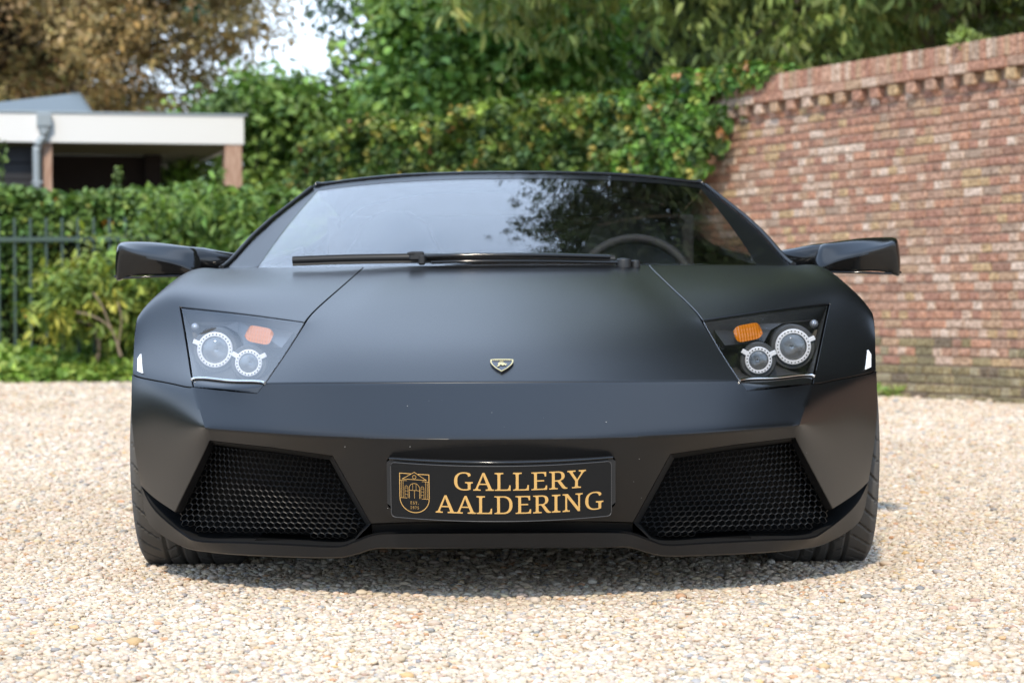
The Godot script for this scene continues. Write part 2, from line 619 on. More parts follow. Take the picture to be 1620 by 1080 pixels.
# ---------------------------------------------------------------- carport
func build_carport() -> void:
	std("white_fascia", lin(0.78, 0.77, 0.75), 0.5)
	std("zinc", lin(0.33, 0.37, 0.39), 0.5, 0.3)
	std("roof_felt", lin(0.13, 0.155, 0.17), 0.8)
	std("skylight_grey", lin(0.15, 0.18, 0.195), 0.4)
	std("soffit", lin(0.09, 0.09, 0.045), 0.8)
	std("dark_board", lin(0.022, 0.022, 0.026), 0.6)
	std("brown_wall", lin(0.02, 0.012, 0.01), 0.8)
	var pm := std("post_wood", Color(1, 1, 1), 0.75)
	pm.albedo_texture = noise_tex(0.02, 4, lin(0.40, 0.24, 0.17), lin(0.52, 0.35, 0.26), 0.3, 0.7, false, FastNoiseLite.TYPE_SIMPLEX_SMOOTH, 21, 256)
	pm.uv1_triplanar = true
	pm.uv1_scale = Vector3(6, 0.8, 6)
	var root := thing("carport", "flat roofed carport with a deep white fascia on timber posts behind the hedge", "carport", Vector3(-6.10, 0, -29.25))
	root.rotation.y = 0.262
	var zf := 0.0
	var b := MB.new()
	b.cbox(Vector3(-2.05, 2.885, zf - 0.03), Vector3(9.88, 0.35, 0.06), 0.006)
	b.cbox(Vector3(2.86, 2.885, zf - 3.06), Vector3(0.06, 0.35, 5.98), 0.006)
	part("fascia", b, M.white_fascia, root)
	var e := MB.new()
	e.cbox(Vector3(-2.04, 3.075, zf - 0.035), Vector3(9.94, 0.028, 0.10), 0.004)
	e.cbox(Vector3(2.865, 3.075, zf - 3.05), Vector3(0.10, 0.028, 5.92), 0.004)
	part("roof_edge", e, M.zinc, root)
	var rf := MB.new()
	rf.cbox(Vector3(-2.1, 3.02, zf - 3.06), Vector3(9.86, 0.05, 5.98), 0.004)
	part("roof", rf, M.roof_felt, root)
	var so := MB.new()
	so.cbox(Vector3(-2.1, 2.74, zf - 3.06), Vector3(9.84, 0.03, 5.98), 0.004)
	part("soffit", so, M.soffit, root)
	# lean-to roof light: a wedge of zinc and glass
	var sk := MB.new()
	var pts := [Vector3(-2.2, 3.06, -1.6), Vector3(1.26, 3.06, -1.6), Vector3(1.07, 3.50, -2.2), Vector3(-2.0, 3.07, -2.2)]
	sk.quad(pts[0], pts[1], pts[2], pts[3])
	sk.tri(pts[1], Vector3(1.26, 3.06, -3.2), pts[2])
	sk.quad(Vector3(1.26, 3.06, -3.2), Vector3(-2.2, 3.06, -3.2), pts[3], pts[2])
	sk.tri(Vector3(-2.2, 3.06, -3.2), pts[0], pts[3])
	var sko := part("roof_light", sk, M.skylight_grey, root)
	var se := MB.new()
	se.tube(PackedVector3Array([pts[3], pts[2], pts[1]]), PackedFloat32Array([0.02]), 6)
	part("edge_trim", se, M.roof_felt, sko)
	for q in [[0.49, 0.11, -0.10], [2.76, 0.21, -0.12]]:
		var p := MB.new()
		p.cbox(Vector3(q[0], 1.36, q[2]), Vector3(q[1], 2.7, q[1]), 0.006)
		part("post", p, M.post_wood, root)
	var p2 := MB.new()
	p2.cbox(Vector3(2.02, 1.36, -2.30), Vector3(0.22, 2.7, 0.16), 0.006)
	part("post", p2, M.brown_wall, root)
	# dark boarded wall left of the downpipe, board by board
	for k in 13:
		var bd := MB.new()
		bd.cbox(Vector3(-3.3, 0.12 + k * 0.205, -0.35), Vector3(7.3, 0.197, 0.03), 0.004)
		part("board", bd, M.dark_board, root)
	var bw := MB.new()
	bw.cbox(Vector3(-2.4, 1.36, -2.4), Vector3(8.7, 2.68, 0.08), 0.004)
	part("back_wall", bw, M.brown_wall, root)
	# zinc hopper and swan-necked downpipe
	var h := MB.new()
	h.cbox(Vector3(0.445, 2.975, 0.055), Vector3(0.175, 0.16, 0.10), 0.008)
	h.cbox(Vector3(0.445, 2.865, 0.05), Vector3(0.12, 0.07, 0.08), 0.012)
	var ho := part("hopper", h, M.zinc, root)
	var pp := MB.new()
	pp.tube(spline(PackedVector3Array([Vector3(0.445, 2.86, 0.05), Vector3(0.44, 2.78, 0.05), Vector3(0.385, 2.70, 0.045), Vector3(0.355, 2.62, 0.04), Vector3(0.355, 2.2, 0.04), Vector3(0.355, 0.2, 0.04)]), 6), PackedFloat32Array([0.05]), 12)
	pp.cbox(Vector3(0.355, 2.22, 0.04), Vector3(0.13, 0.035, 0.10), 0.008)
	part("downpipe", pp, M.zinc, root)


# ---------------------------------------------------------------- fence
func build_fence() -> void:
	std("fence_green", lin(0.050, 0.082, 0.066), 0.5, 0.2)
	var root := thing("metal_fence", "grey green metal picket fence in front of the clipped hedge", "fence", Vector3(-4.6, 0.17, -23.2))
	var bar := MB.new()
	bar.cbox(Vector3(0, 0.69, 0), Vector3(0.027, 1.40, 0.024), 0.004)
	var mesh := bar.mesh(M.fence_green)
	for k in 52:
		var o := put_mesh("picket", mesh, root)
		o.position = Vector3(-5.336 + 0.152 * k, 0, 0)
	for y in [0.03, 1.185]:
		var rb := MB.new()
		rb.cbox(Vector3(-1.4, y, 0.030), Vector3(8.2, 0.045, 0.018), 0.003)
		part("rail", rb, M.fence_green, root)


# ---------------------------------------------------------------- leaves
func leaf_blade(b: MB, at: Vector3, dir: Vector3, up: Vector3, length: float, wid: float, kind: int) -> void:
	# a leaf folded along its midrib: dir along the rib, up its upper side
	var side := dir.cross(up).normalized()
	var nn := side.cross(dir).normalized()
	var prof := []
	if kind == 0:      # oval
		prof = [[0.0, 0.0], [0.25, 0.40], [0.6, 0.46], [1.0, 0.0]]
	elif kind == 1:    # ivy: broad with pointed lobes
		prof = [[0.0, 0.22], [0.08, 0.50], [0.35, 0.40], [0.45, 0.55], [0.66, 0.28], [1.0, 0.0]]
	elif kind == 2:    # long and narrow
		prof = [[0.0, 0.0], [0.3, 0.20], [0.65, 0.18], [1.0, 0.0]]
	else:              # round
		prof = [[0.0, 0.1], [0.2, 0.48], [0.6, 0.55], [0.9, 0.25], [1.0, 0.0]]
	var spine := PackedVector3Array()
	for q in prof:
		spine.append(at + dir * q[0] * length - nn * (q[0] * q[0] * length * 0.22))
	for k in prof.size() - 1:
		for s in [1.0, -1.0]:
			var a: Vector3 = spine[k] + side * (s * prof[k][1] * wid) + nn * (prof[k][1] * wid * 0.3)
			var c: Vector3 = spine[k + 1] + side * (s * prof[k + 1][1] * wid) + nn * (prof[k + 1][1] * wid * 0.3)
			if s > 0:
				b.quad(spine[k], a, c, spine[k + 1])
			else:
				b.quad(spine[k], spine[k + 1], c, a)


func sprig(kind: int, leaves: int, length: float, wid: float, reach: float, droop: float, seed_: int) -> ArrayMesh:
	var r := RandomNumberGenerator.new()
	r.seed = seed_
	var b := MB.new()
	b.tinted = true
	for k in leaves:
		var d := Vector3(r.randfn(), r.randfn() * 0.7, r.randfn()).normalized()
		var at := d * reach * r.randf_range(0.2, 1.0)
		var dir := (d + Vector3(r.randfn() * 0.4, -droop + r.randfn() * 0.3, r.randfn() * 0.4)).normalized()
		var up := (Vector3.UP + d * 0.8 + Vector3(r.randfn(), r.randfn(), r.randfn()) * 0.45).normalized()
		var g := r.randf_range(0.72, 1.22)
		b.col = Color(g * r.randf_range(0.9, 1.12), g, g * r.randf_range(0.8, 1.05))
		var s := r.randf_range(0.7, 1.2)
		leaf_blade(b, at, dir, up, length * s, wid * s, kind)
	return b.mesh(M.leaf)


func scatter(called: String, mesh: Mesh, places: Array, tints: Array, parent: Node, gain := 2.0) -> MultiMeshInstance3D:
	var mm := MultiMesh.new()
	mm.transform_format = MultiMesh.TRANSFORM_3D
	mm.use_colors = true
	mm.mesh = mesh
	mm.instance_count = places.size()
	for i in places.size():
		mm.set_instance_transform(i, places[i])
		mm.set_instance_color(i, tints[i] * gain)
	var o := MultiMeshInstance3D.new()
	o.name = called
	o.multimesh = mm
	o.set_meta("kind", "stuff")
	parent.add_child(o, true)
	return o


func rand_basis(r: RandomNumberGenerator, s: float) -> Basis:
	return Basis(Vector3.UP, r.randf() * TAU) * Basis(Vector3.RIGHT, r.randfn() * 0.5) * Basis(Vector3.BACK, r.randfn() * 0.5) * Basis().scaled(Vector3.ONE * s)


func jitter(c: Color, r: RandomNumberGenerator, amount: float) -> Color:
	var g := exp(r.randfn() * amount)
	return Color(c.r * g * exp(r.randfn() * amount * 0.35), c.g * g, c.b * g * exp(r.randfn() * amount * 0.35))


# a tree: tapered trunk, limbs that end in clumps, leaf sprigs spread through and round every clump
func tree(called: String, label: String, category: String, base: Vector3, crown: Vector3, radii: Vector3, clumps: int, per: int, clump_r: float, tint: Array, spr: Array, bark: Color, seed_: int, hollow := 0.55, group := "", trunk_r := 0.22) -> Node3D:
	var r := RandomNumberGenerator.new()
	r.seed = seed_
	var root := thing(called, label, category, base, group)
	var bm := std("bark_" + called + str(seed_), bark, 0.95, 0.0, 0.2)
	var c := crown - base
	var wood := MB.new()
	var fork := Vector3(c.x * 0.5, maxf(c.y - radii.y * 0.75, c.y * 0.35), c.z * 0.5)
	wood.tube(spline(PackedVector3Array([Vector3.ZERO, fork * 0.5 + Vector3(0.06, 0, 0.04), fork]), 4), PackedFloat32Array([trunk_r * 1.3, trunk_r * 1.05, trunk_r, trunk_r, trunk_r * 0.95, trunk_r * 0.9, trunk_r * 0.85, trunk_r * 0.8, trunk_r * 0.75]), 10)
	part("trunk", wood, bm, root)
	var limbs := MB.new()
	var places: Array = []
	var tints: Array = []
	places.resize(spr.size())
	tints.resize(spr.size())
	for k in spr.size():
		places[k] = []
		tints[k] = []
	for i in clumps:
		var d := Vector3(r.randfn(), r.randfn(), r.randfn()).normalized()
		var q := c + d * radii * lerpf(hollow, 1.0, sqrt(r.randf())) * r.randf_range(0.85, 1.08)
		if q.y + base.y < 0.3:
			q.y = 0.3 - base.y + r.randf() * 0.5
		if i % 3 == 0:
			var mid := fork.lerp(q, 0.5) + Vector3(r.randfn() * 0.2, radii.y * 0.08, r.randfn() * 0.2)
			limbs.tube(spline(PackedVector3Array([fork, mid, q]), 3), PackedFloat32Array([trunk_r * 0.45, trunk_r * 0.36, trunk_r * 0.28, trunk_r * 0.2, trunk_r * 0.14, trunk_r * 0.1, trunk_r * 0.06]), 6)
		var cr := clump_r * r.randf_range(0.65, 1.35)
		var base_tint: Color = tint[r.randi() % tint.size()]
		base_tint = jitter(base_tint, r, 0.16)
		for k in int(per * r.randf_range(0.7, 1.3)):
			var o := Vector3(r.randfn(), r.randfn() * 0.6, r.randfn()) * cr * 0.55
			var kind := r.randi() % spr.size()
			places[kind].append(Transform3D(rand_basis(r, r.randf_range(0.8, 1.25)), q + o))
			tints[kind].append(jitter(base_tint, r, 0.14))
	part("limbs", limbs, bm, root)
	for k in spr.size():
		scatter("crown", spr[k], places[k], tints[k], root)
	return root


func build_greenery() -> void:
	var lm := std("leaf", Color(1, 1, 1), 0.5, 0.0, 0.4)
	lm.vertex_color_use_as_albedo = true
	lm.backlight_enabled = true
	lm.backlight = Color(0.55, 0.6, 0.35)
	lm.cull_mode = BaseMaterial3D.CULL_DISABLED
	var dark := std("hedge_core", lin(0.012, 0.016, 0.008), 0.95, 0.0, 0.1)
	# ---- ivy over the far half of the wall
	var r := RandomNumberGenerator.new()
	r.seed = 5
	var root := thing("ivy", "deep green ivy with a few reddish leaves smothering the far brick wall", "ivy", WALL_O)
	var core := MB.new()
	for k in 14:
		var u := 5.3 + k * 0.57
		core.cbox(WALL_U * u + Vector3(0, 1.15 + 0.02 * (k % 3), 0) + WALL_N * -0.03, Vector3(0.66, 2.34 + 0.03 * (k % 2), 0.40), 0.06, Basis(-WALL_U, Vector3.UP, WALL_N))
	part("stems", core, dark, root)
	var ivy := [sprig(1, 5, 0.085, 0.082, 0.06, 0.7, 31), sprig(1, 6, 0.07, 0.07, 0.06, 0.6, 32), sprig(0, 6, 0.07, 0.05, 0.06, 0.5, 33)]
	var places := [[], [], []]
	var tints := [[], [], []]
	var greens := [Color(0.040, 0.075, 0.022), Color(0.055, 0.098, 0.026), Color(0.030, 0.058, 0.022), Color(0.085, 0.12, 0.03), Color(0.045, 0.07, 0.02), Color(0.06, 0.085, 0.025)]
	for i in 21000:
		var u := r.randf_range(2.95, 13.2)
		var y := r.randf_range(0.0, 3.0)
		var bulge := 0.36 + 0.10 * sin(u * 2.3 + y * 1.7) + 0.07 * sin(u * 5.1 - y * 3.3)
		var topy := 2.50 + 0.017 * (u - 4.0) + 0.07 * sin(u * 1.9) + 0.05 * sin(u * 4.7 + 1.0)
		var out := 0.0
		if r.randf() < 0.30:
			y = topy - absf(r.randfn()) * 0.06
			out = r.randf_range(-0.35, bulge)
		else:
			if y > topy:
				continue
			var edge := clampf((topy - y) / 0.25, 0.0, 1.0)
			out = bulge * sqrt(edge) - absf(r.randfn()) * 0.09
		# ragged right-hand edge: high on the wall it reaches further
		var lim := 3.52 + (2.26 - y) * 0.95 + 0.12 * sin(y * 9.0) + r.randfn() * 0.07
		if y > 2.32:
			lim = 3.75 - r.randf() * 0.75
			if u < 3.9:
				out = minf(out, 0.10)
				y = minf(y + 0.16, 2.58)
		if u < lim:
			continue
		if u > 12.5:
			var k2 := (u - 12.5) / 0.7
			y *= sqrt(maxf(1.0 - k2 * k2, 0.0))
		var k := r.randi() % 3
		if u < 5.5:
			k = 1
		var face := Basis(-WALL_U, Vector3.UP, WALL_N) * Basis(Vector3.RIGHT, -0.5 + r.randfn() * 0.4) * Basis(Vector3.BACK, r.randfn() * 0.8)
		places[k].append(Transform3D(face * Basis().scaled(Vector3.ONE * r.randf_range(0.8, 1.3)), WALL_U * u + Vector3(0, y, 0) + WALL_N * out))
		var t: Color = greens[r.randi() % greens.size()]
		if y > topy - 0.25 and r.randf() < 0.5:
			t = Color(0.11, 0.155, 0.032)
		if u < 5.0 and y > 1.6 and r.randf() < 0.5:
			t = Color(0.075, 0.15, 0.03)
		var q := r.randf()
		if q < 0.010:
			t = Color(0.22, 0.10, 0.045)
		elif q < 0.08:
			t = Color(0.20, 0.18, 0.05)
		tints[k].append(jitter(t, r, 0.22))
	for k in 3:
		scatter("foliage", ivy[k], places[k], tints[k], root)
	# ---- clipped hedge behind the fence
	var hroot := thing("hedge", "clipped ivy green hedge running along behind the metal fence", "hedge", Vector3(-6.0, 0, -24.2))
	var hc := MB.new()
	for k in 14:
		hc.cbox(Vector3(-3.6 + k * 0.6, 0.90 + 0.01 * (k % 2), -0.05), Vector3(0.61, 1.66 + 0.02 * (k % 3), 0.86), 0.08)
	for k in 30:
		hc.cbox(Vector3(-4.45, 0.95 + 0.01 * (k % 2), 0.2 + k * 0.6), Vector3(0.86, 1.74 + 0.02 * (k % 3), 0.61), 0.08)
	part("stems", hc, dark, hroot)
	places = [[], [], []]
	tints = [[], [], []]
	var hg := [Color(0.060, 0.105, 0.028), Color(0.075, 0.125, 0.03), Color(0.045, 0.08, 0.022), Color(0.095, 0.14, 0.034)]
	for i in 11500:
		var x := r.randf_range(-4.0, 4.75)
		var y := 0.0
		var z := 0.0
		var topy := 1.80 + 0.03 * sin(x * 2.7) + 0.02 * sin(x * 7.1)
		if r.randf() < 0.28:
			y = topy - absf(r.randfn()) * 0.05 + 0.03
			z = r.randf_range(-0.5, 0.5)
		else:
			y = r.randf_range(0.15, topy)
			z = 0.46 + 0.07 * sin(x * 3.3 + y * 4.0) - absf(r.randfn()) * 0.06
			if y < 1.42:
				z -= 0.06
			else:
				z += 0.10
		var k := r.randi() % 3
		places[k].append(Transform3D(rand_basis(r, r.randf_range(0.75, 1.25)), Vector3(x, y, z)))
		var t: Color = hg[r.randi() % hg.size()]
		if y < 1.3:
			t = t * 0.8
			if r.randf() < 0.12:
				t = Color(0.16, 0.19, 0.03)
		if r.randf() < 0.012:
			t = Color(0.30, 0.12, 0.02)
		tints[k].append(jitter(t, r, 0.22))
	for i in 9000:
		var y := r.randf_range(0.1, 1.95)
		places[i % 3].append(Transform3D(rand_basis(r, r.randf_range(0.9, 1.5)), Vector3(-4.0 - absf(r.randfn()) * 0.08 if y < 1.85 else -4.0 - r.randf() * 0.8, y, r.randf_range(-0.2, 18.0))))
		tints[i % 3].append(jitter(hg[r.randi() % hg.size()], r, 0.22))
	for k in 3:
		scatter("foliage", ivy[k], places[k], tints[k], hroot)
	# a few long shoots that escaped the shears
	var sp := []
	var st := []
	for q in [[0.95, 2.35], [-0.4, 2.1], [2.1, 2.08], [3.1, 2.12]]:
		var sh := MB.new()
		sh.tube(PackedVector3Array([Vector3(q[0], 1.8, 0.1), Vector3(q[0] - 0.05, q[1], 0.1)]), PackedFloat32Array([0.006, 0.003]), 5)
		part("shoot", sh, dark, hroot)
		for k in 9:
			sp.append(Transform3D(rand_basis(r, 0.6), Vector3(q[0] - 0.02 + r.randfn() * 0.02, lerpf(1.85, q[1], k / 8.0), 0.1)))
			st.append(jitter(Color(0.09, 0.13, 0.04), r, 0.2))
	scatter("foliage", ivy[2], sp, st, hroot)
	# ---- shrubs in the bed
	var rho := [sprig(0, 7, 0.13, 0.042, 0.07, 0.55, 41), sprig(0, 6, 0.11, 0.04, 0.07, 0.5, 42)]
	tree("shrub", "yellowing long-leaved shrub with bare branches in front of the fence", "shrub", Vector3(-3.95, 0.1, -22.75), Vector3(-3.90, 0.78, -22.7), Vector3(0.44, 0.36, 0.32), 30, 15, 0.24, [Color(0.17, 0.19, 0.035), Color(0.21, 0.21, 0.045), Color(0.12, 0.16, 0.035), Color(0.09, 0.13, 0.03)], rho, lin(0.22, 0.17, 0.12), 61, 0.5, "", 0.022)
	tree("shrub", "tall green shrub between the fence and the black car", "shrub", Vector3(-2.75, 0.1, -22.9), Vector3(-2.7, 0.95, -22.9), Vector3(1.02, 0.80, 0.45), 90, 18, 0.28, [Color(0.07, 0.12, 0.028), Color(0.085, 0.14, 0.03), Color(0.05, 0.09, 0.022), Color(0.12, 0.16, 0.035)], rho, lin(0.12, 0.09, 0.06), 62, 0.6, "", 0.03)
	var bw := MB.new()
	bw.tube(spline(PackedVector3Array([Vector3(-3.62, 0.25, -22.35), Vector3(-3.70, 0.50, -22.3), Vector3(-3.86, 0.62, -22.28), Vector3(-4.02, 0.66, -22.28)]), 5), PackedFloat32Array([0.018, 0.016, 0.012, 0.008]), 6)
	bw.tube(spline(PackedVector3Array([Vector3(-3.70, 0.50, -22.3), Vector3(-3.78, 0.72, -22.27), Vector3(-3.86, 0.84, -22.26)]), 5), PackedFloat32Array([0.012, 0.008]), 6)
	bw.tube(spline(PackedVector3Array([Vector3(-3.64, 0.35, -22.33), Vector3(-3.60, 0.58, -22.28), Vector3(-3.63, 0.75, -22.26)]), 5), PackedFloat32Array([0.012, 0.007]), 6)
	var bo := part("dead_branch", bw, std("dead_wood", lin(0.26, 0.20, 0.14), 0.9), self)
	bo.set_meta("label", "bare pale branch sticking out of the yellowing shrub")
	bo.set_meta("category", "branch")
	# ---- ground cover along the edge of the bed
	var gc := sprig(3, 7, 0.075, 0.06, 0.07, 0.1, 51)
	var gp := []
	var gt := []
	for i in 7000:
		var x := r.randf_range(-10.5, -1.5)
		var d := r.randf()
		var z := lerpf(-22.30, -23.45, d) + 0.10 * sin(x * 2.1) + 0.05 * sin(x * 6.3)
		if x < -4.65:
			z -= 0.35 * smoothstep(-4.65, -5.3, x)
		gp.append(Transform3D(rand_basis(r, r.randf_range(0.7, 1.2)), Vector3(x, lerpf(-0.02, 0.20, d) + r.randf() * 0.10, z)))
		gt.append(jitter([Color(0.11, 0.18, 0.035), Color(0.14, 0.22, 0.04), Color(0.085, 0.15, 0.03), Color(0.18, 0.24, 0.05)][r.randi() % 4], r, 0.2))
	var go := scatter("ground_cover", gc, gp, gt, self)
	go.set_meta("label", "bright green ground cover plants along the gravel edge")
	go.set_meta("category", "ground cover")
	# ---- trees behind
	var beech := [sprig(0, 16, 0.115, 0.075, 0.24, 0.5, 71), sprig(0, 17, 0.105, 0.07, 0.26, 0.6, 72)]
	tree("copper_tree", "big copper brown tree behind the carport", "tree", Vector3(-10.8, 0, -46), Vector3(-10.3, 8.2, -46), Vector3(6.2, 6.2, 5.0), 470, 30, 1.0, [Color(0.185, 0.145, 0.075), Color(0.22, 0.175, 0.09), Color(0.15, 0.12, 0.062), Color(0.18, 0.165, 0.08), Color(0.22, 0.155, 0.078)], beech, lin(0.08, 0.065, 0.05), 81, 0.5, "", 0.35)
	var el := [sprig(0, 10, 0.13, 0.08, 0.17, 0.6, 73), sprig(3, 9, 0.11, 0.09, 0.17, 0.5, 74)]
	tree("green_tree", "low leafy green tree between the carport and the far ivy", "tree", Vector3(-3.6, 0, -34), Vector3(-3.55, 2.3, -34), Vector3(1.35, 1.9, 1.2), 95, 24, 0.5, [Color(0.06, 0.10, 0.028), Color(0.085, 0.14, 0.034), Color(0.115, 0.175, 0.042)], el, lin(0.1, 0.08, 0.06), 82, 0.4, "trees beyond the hedge", 0.08)
	tree("green_tree", "thin-leaved green tree with sky showing through it", "tree", Vector3(-2.3, 0, -36), Vector3(-2.35, 2.6, -36), Vector3(1.3, 1.8, 1.2), 85, 12, 0.5, [Color(0.05, 0.09, 0.025), Color(0.075, 0.12, 0.03), Color(0.06, 0.10, 0.025)], el, lin(0.1, 0.08, 0.06), 83, 0.4, "trees beyond the hedge", 0.07)
	tree("yellow_tree", "airy tree with yellow and orange tinged leaves above the ivy", "tree", Vector3(-1.55, 0, -33), Vector3(-1.2, 3.7, -33), Vector3(0.75, 2.1, 0.9), 75, 12, 0.42, [Color(0.16, 0.19, 0.05), Color(0.13, 0.17, 0.045), Color(0.24, 0.18, 0.05), Color(0.10, 0.15, 0.04), Color(0.09, 0.14, 0.04)], el, lin(0.12, 0.1, 0.07), 84, 0.3, "trees beyond the hedge", 0.07)
	tree("bright_tree", "bright mid green tree right above the ivy top", "tree", Vector3(0.0, 0, -30), Vector3(-0.15, 3.5, -30), Vector3(1.45, 1.45, 1.1), 105, 26, 0.45, [Color(0.085, 0.155, 0.032), Color(0.11, 0.19, 0.04), Color(0.065, 0.12, 0.028)], el, lin(0.1, 0.08, 0.06), 85, 0.45, "trees beyond the hedge", 0.09)
	var lance := [sprig(2, 11, 0.16, 0.11, 0.17, 1.3, 75), sprig(2, 12, 0.14, 0.10, 0.18, 1.5, 76)]
	var lgreen := [Color(0.11, 0.15, 0.046), Color(0.135, 0.18, 0.052), Color(0.085, 0.12, 0.04), Color(0.17, 0.205, 0.065)]
	tree("overhanging_tree", "large tree with long drooping leaves overhanging the brick wall", "tree", Vector3(4.4, 0, -25.5), Vector3(4.2, 6.6, -25.5), Vector3(6.2, 3.9, 3.6), 420, 28, 0.8, lgreen, lance, lin(0.2, 0.17, 0.13), 86, 0.55, "", 0.22)
	tree("tall_tree", "very tall broad tree rising above the overhanging tree", "tree", Vector3(7.6, 0, -25), Vector3(7.3, 13.0, -24.0), Vector3(6.4, 10.4, 4.6), 1250, 34, 0.95, [Color(0.026, 0.038, 0.014), Color(0.034, 0.05, 0.017), Color(0.02, 0.03, 0.012)], lance, lin(0.2, 0.17, 0.13), 89, 0.55, "", 0.35)
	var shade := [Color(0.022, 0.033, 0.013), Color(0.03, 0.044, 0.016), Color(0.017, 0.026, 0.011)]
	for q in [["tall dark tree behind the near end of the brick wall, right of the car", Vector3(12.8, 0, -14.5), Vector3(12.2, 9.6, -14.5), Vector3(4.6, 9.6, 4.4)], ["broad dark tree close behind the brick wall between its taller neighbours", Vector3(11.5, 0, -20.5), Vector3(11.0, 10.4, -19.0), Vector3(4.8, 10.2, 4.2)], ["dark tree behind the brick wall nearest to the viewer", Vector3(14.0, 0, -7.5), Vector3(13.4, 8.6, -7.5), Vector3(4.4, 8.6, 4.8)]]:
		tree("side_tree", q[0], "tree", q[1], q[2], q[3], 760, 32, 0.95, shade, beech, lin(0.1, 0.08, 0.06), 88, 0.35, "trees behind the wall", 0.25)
	tree("dark_tree", "slender tall dark tree behind the bright green tree", "tree", Vector3(1.4, 0, -42), Vector3(1.6, 9.0, -42), Vector3(2.7, 8.0, 2.6), 240, 26, 0.8, [Color(0.022, 0.038, 0.016), Color(0.03, 0.05, 0.02), Color(0.018, 0.03, 0.014)], beech, lin(0.06, 0.05, 0.04), 90, 0.4, "", 0.25)
	tree("dark_tree", "dense dark evergreen tree behind the overhanging tree", "tree", Vector3(6.0, 0, -36), Vector3(5.5, 5.6, -36), Vector3(8.5, 5.6, 3.0), 420, 26, 1.2, [Color(0.022, 0.038, 0.016), Color(0.03, 0.05, 0.02), Color(0.018, 0.03, 0.014)], beech, lin(0.06, 0.05, 0.04), 87, 0.3, "", 0.3)
	# ---- weeds
	var weed := sprig(0, 12, 0.10, 0.03, 0.05, -0.6, 77)
	for q in [[wall_at(0.64, 2.50, -0.04), "pale feathery weed growing on top of the brick wall coping", 1.25], [wall_at(1.5, 0.0, 0.12), "small green weed at the foot of the brick wall beside the car", 0.8], [Vector3(3.05, 0, -12.9), "low grass tuft in the gravel between the car and brick wall", 0.9]]:
		var wn := thing("weed", q[1], "weed", q[0], "weeds on the wall and in the gravel")
		var wp := []
		var wt := []
		for k in int(10 * q[2]):
			wp.append(Transform3D(rand_basis(r, r.randf_range(0.5, 0.9)), Vector3(r.randfn() * 0.07 * q[2], 0.02 + r.randf() * 0.04 * q[2], r.randfn() * 0.05)))
			wt.append(jitter(Color(0.13, 0.17, 0.05), r, 0.25))
		scatter("leaves", weed, wp, wt, wn)


# ---------------------------------------------------------------- gravel
func pebble(seed_: int) -> ArrayMesh:
	var r := RandomNumberGenerator.new()
	r.seed = seed_
	var b := MB.new()
	b.tinted = true
	b.col = Color(1, 1, 1)
	var n := FastNoiseLite.new()
	n.seed = seed_
	n.frequency = 0.9
	var rows := []
	for j in 6:
		var el := lerpf(-PI / 2, PI / 2, j / 5.0)
		var row := PackedVector3Array()
		for i in 8:
			var az := -TAU * (i + 0.5 * (j % 2)) / 8
			var d := Vector3(cos(el) * cos(az), sin(el), cos(el) * sin(az))
			row.append(d * (0.5 + 0.28 * n.get_noise_3dv(d * 1.2)) * Vector3(1.15, 0.52, 0.85))
		rows.append(row)
	b.grid(rows, true, false)
	for i in b.v.size():
		b.n[i] = (b.v[i] / Vector3(1.3, 0.42, 0.75)).normalized()
	return b.mesh(M.pebble)


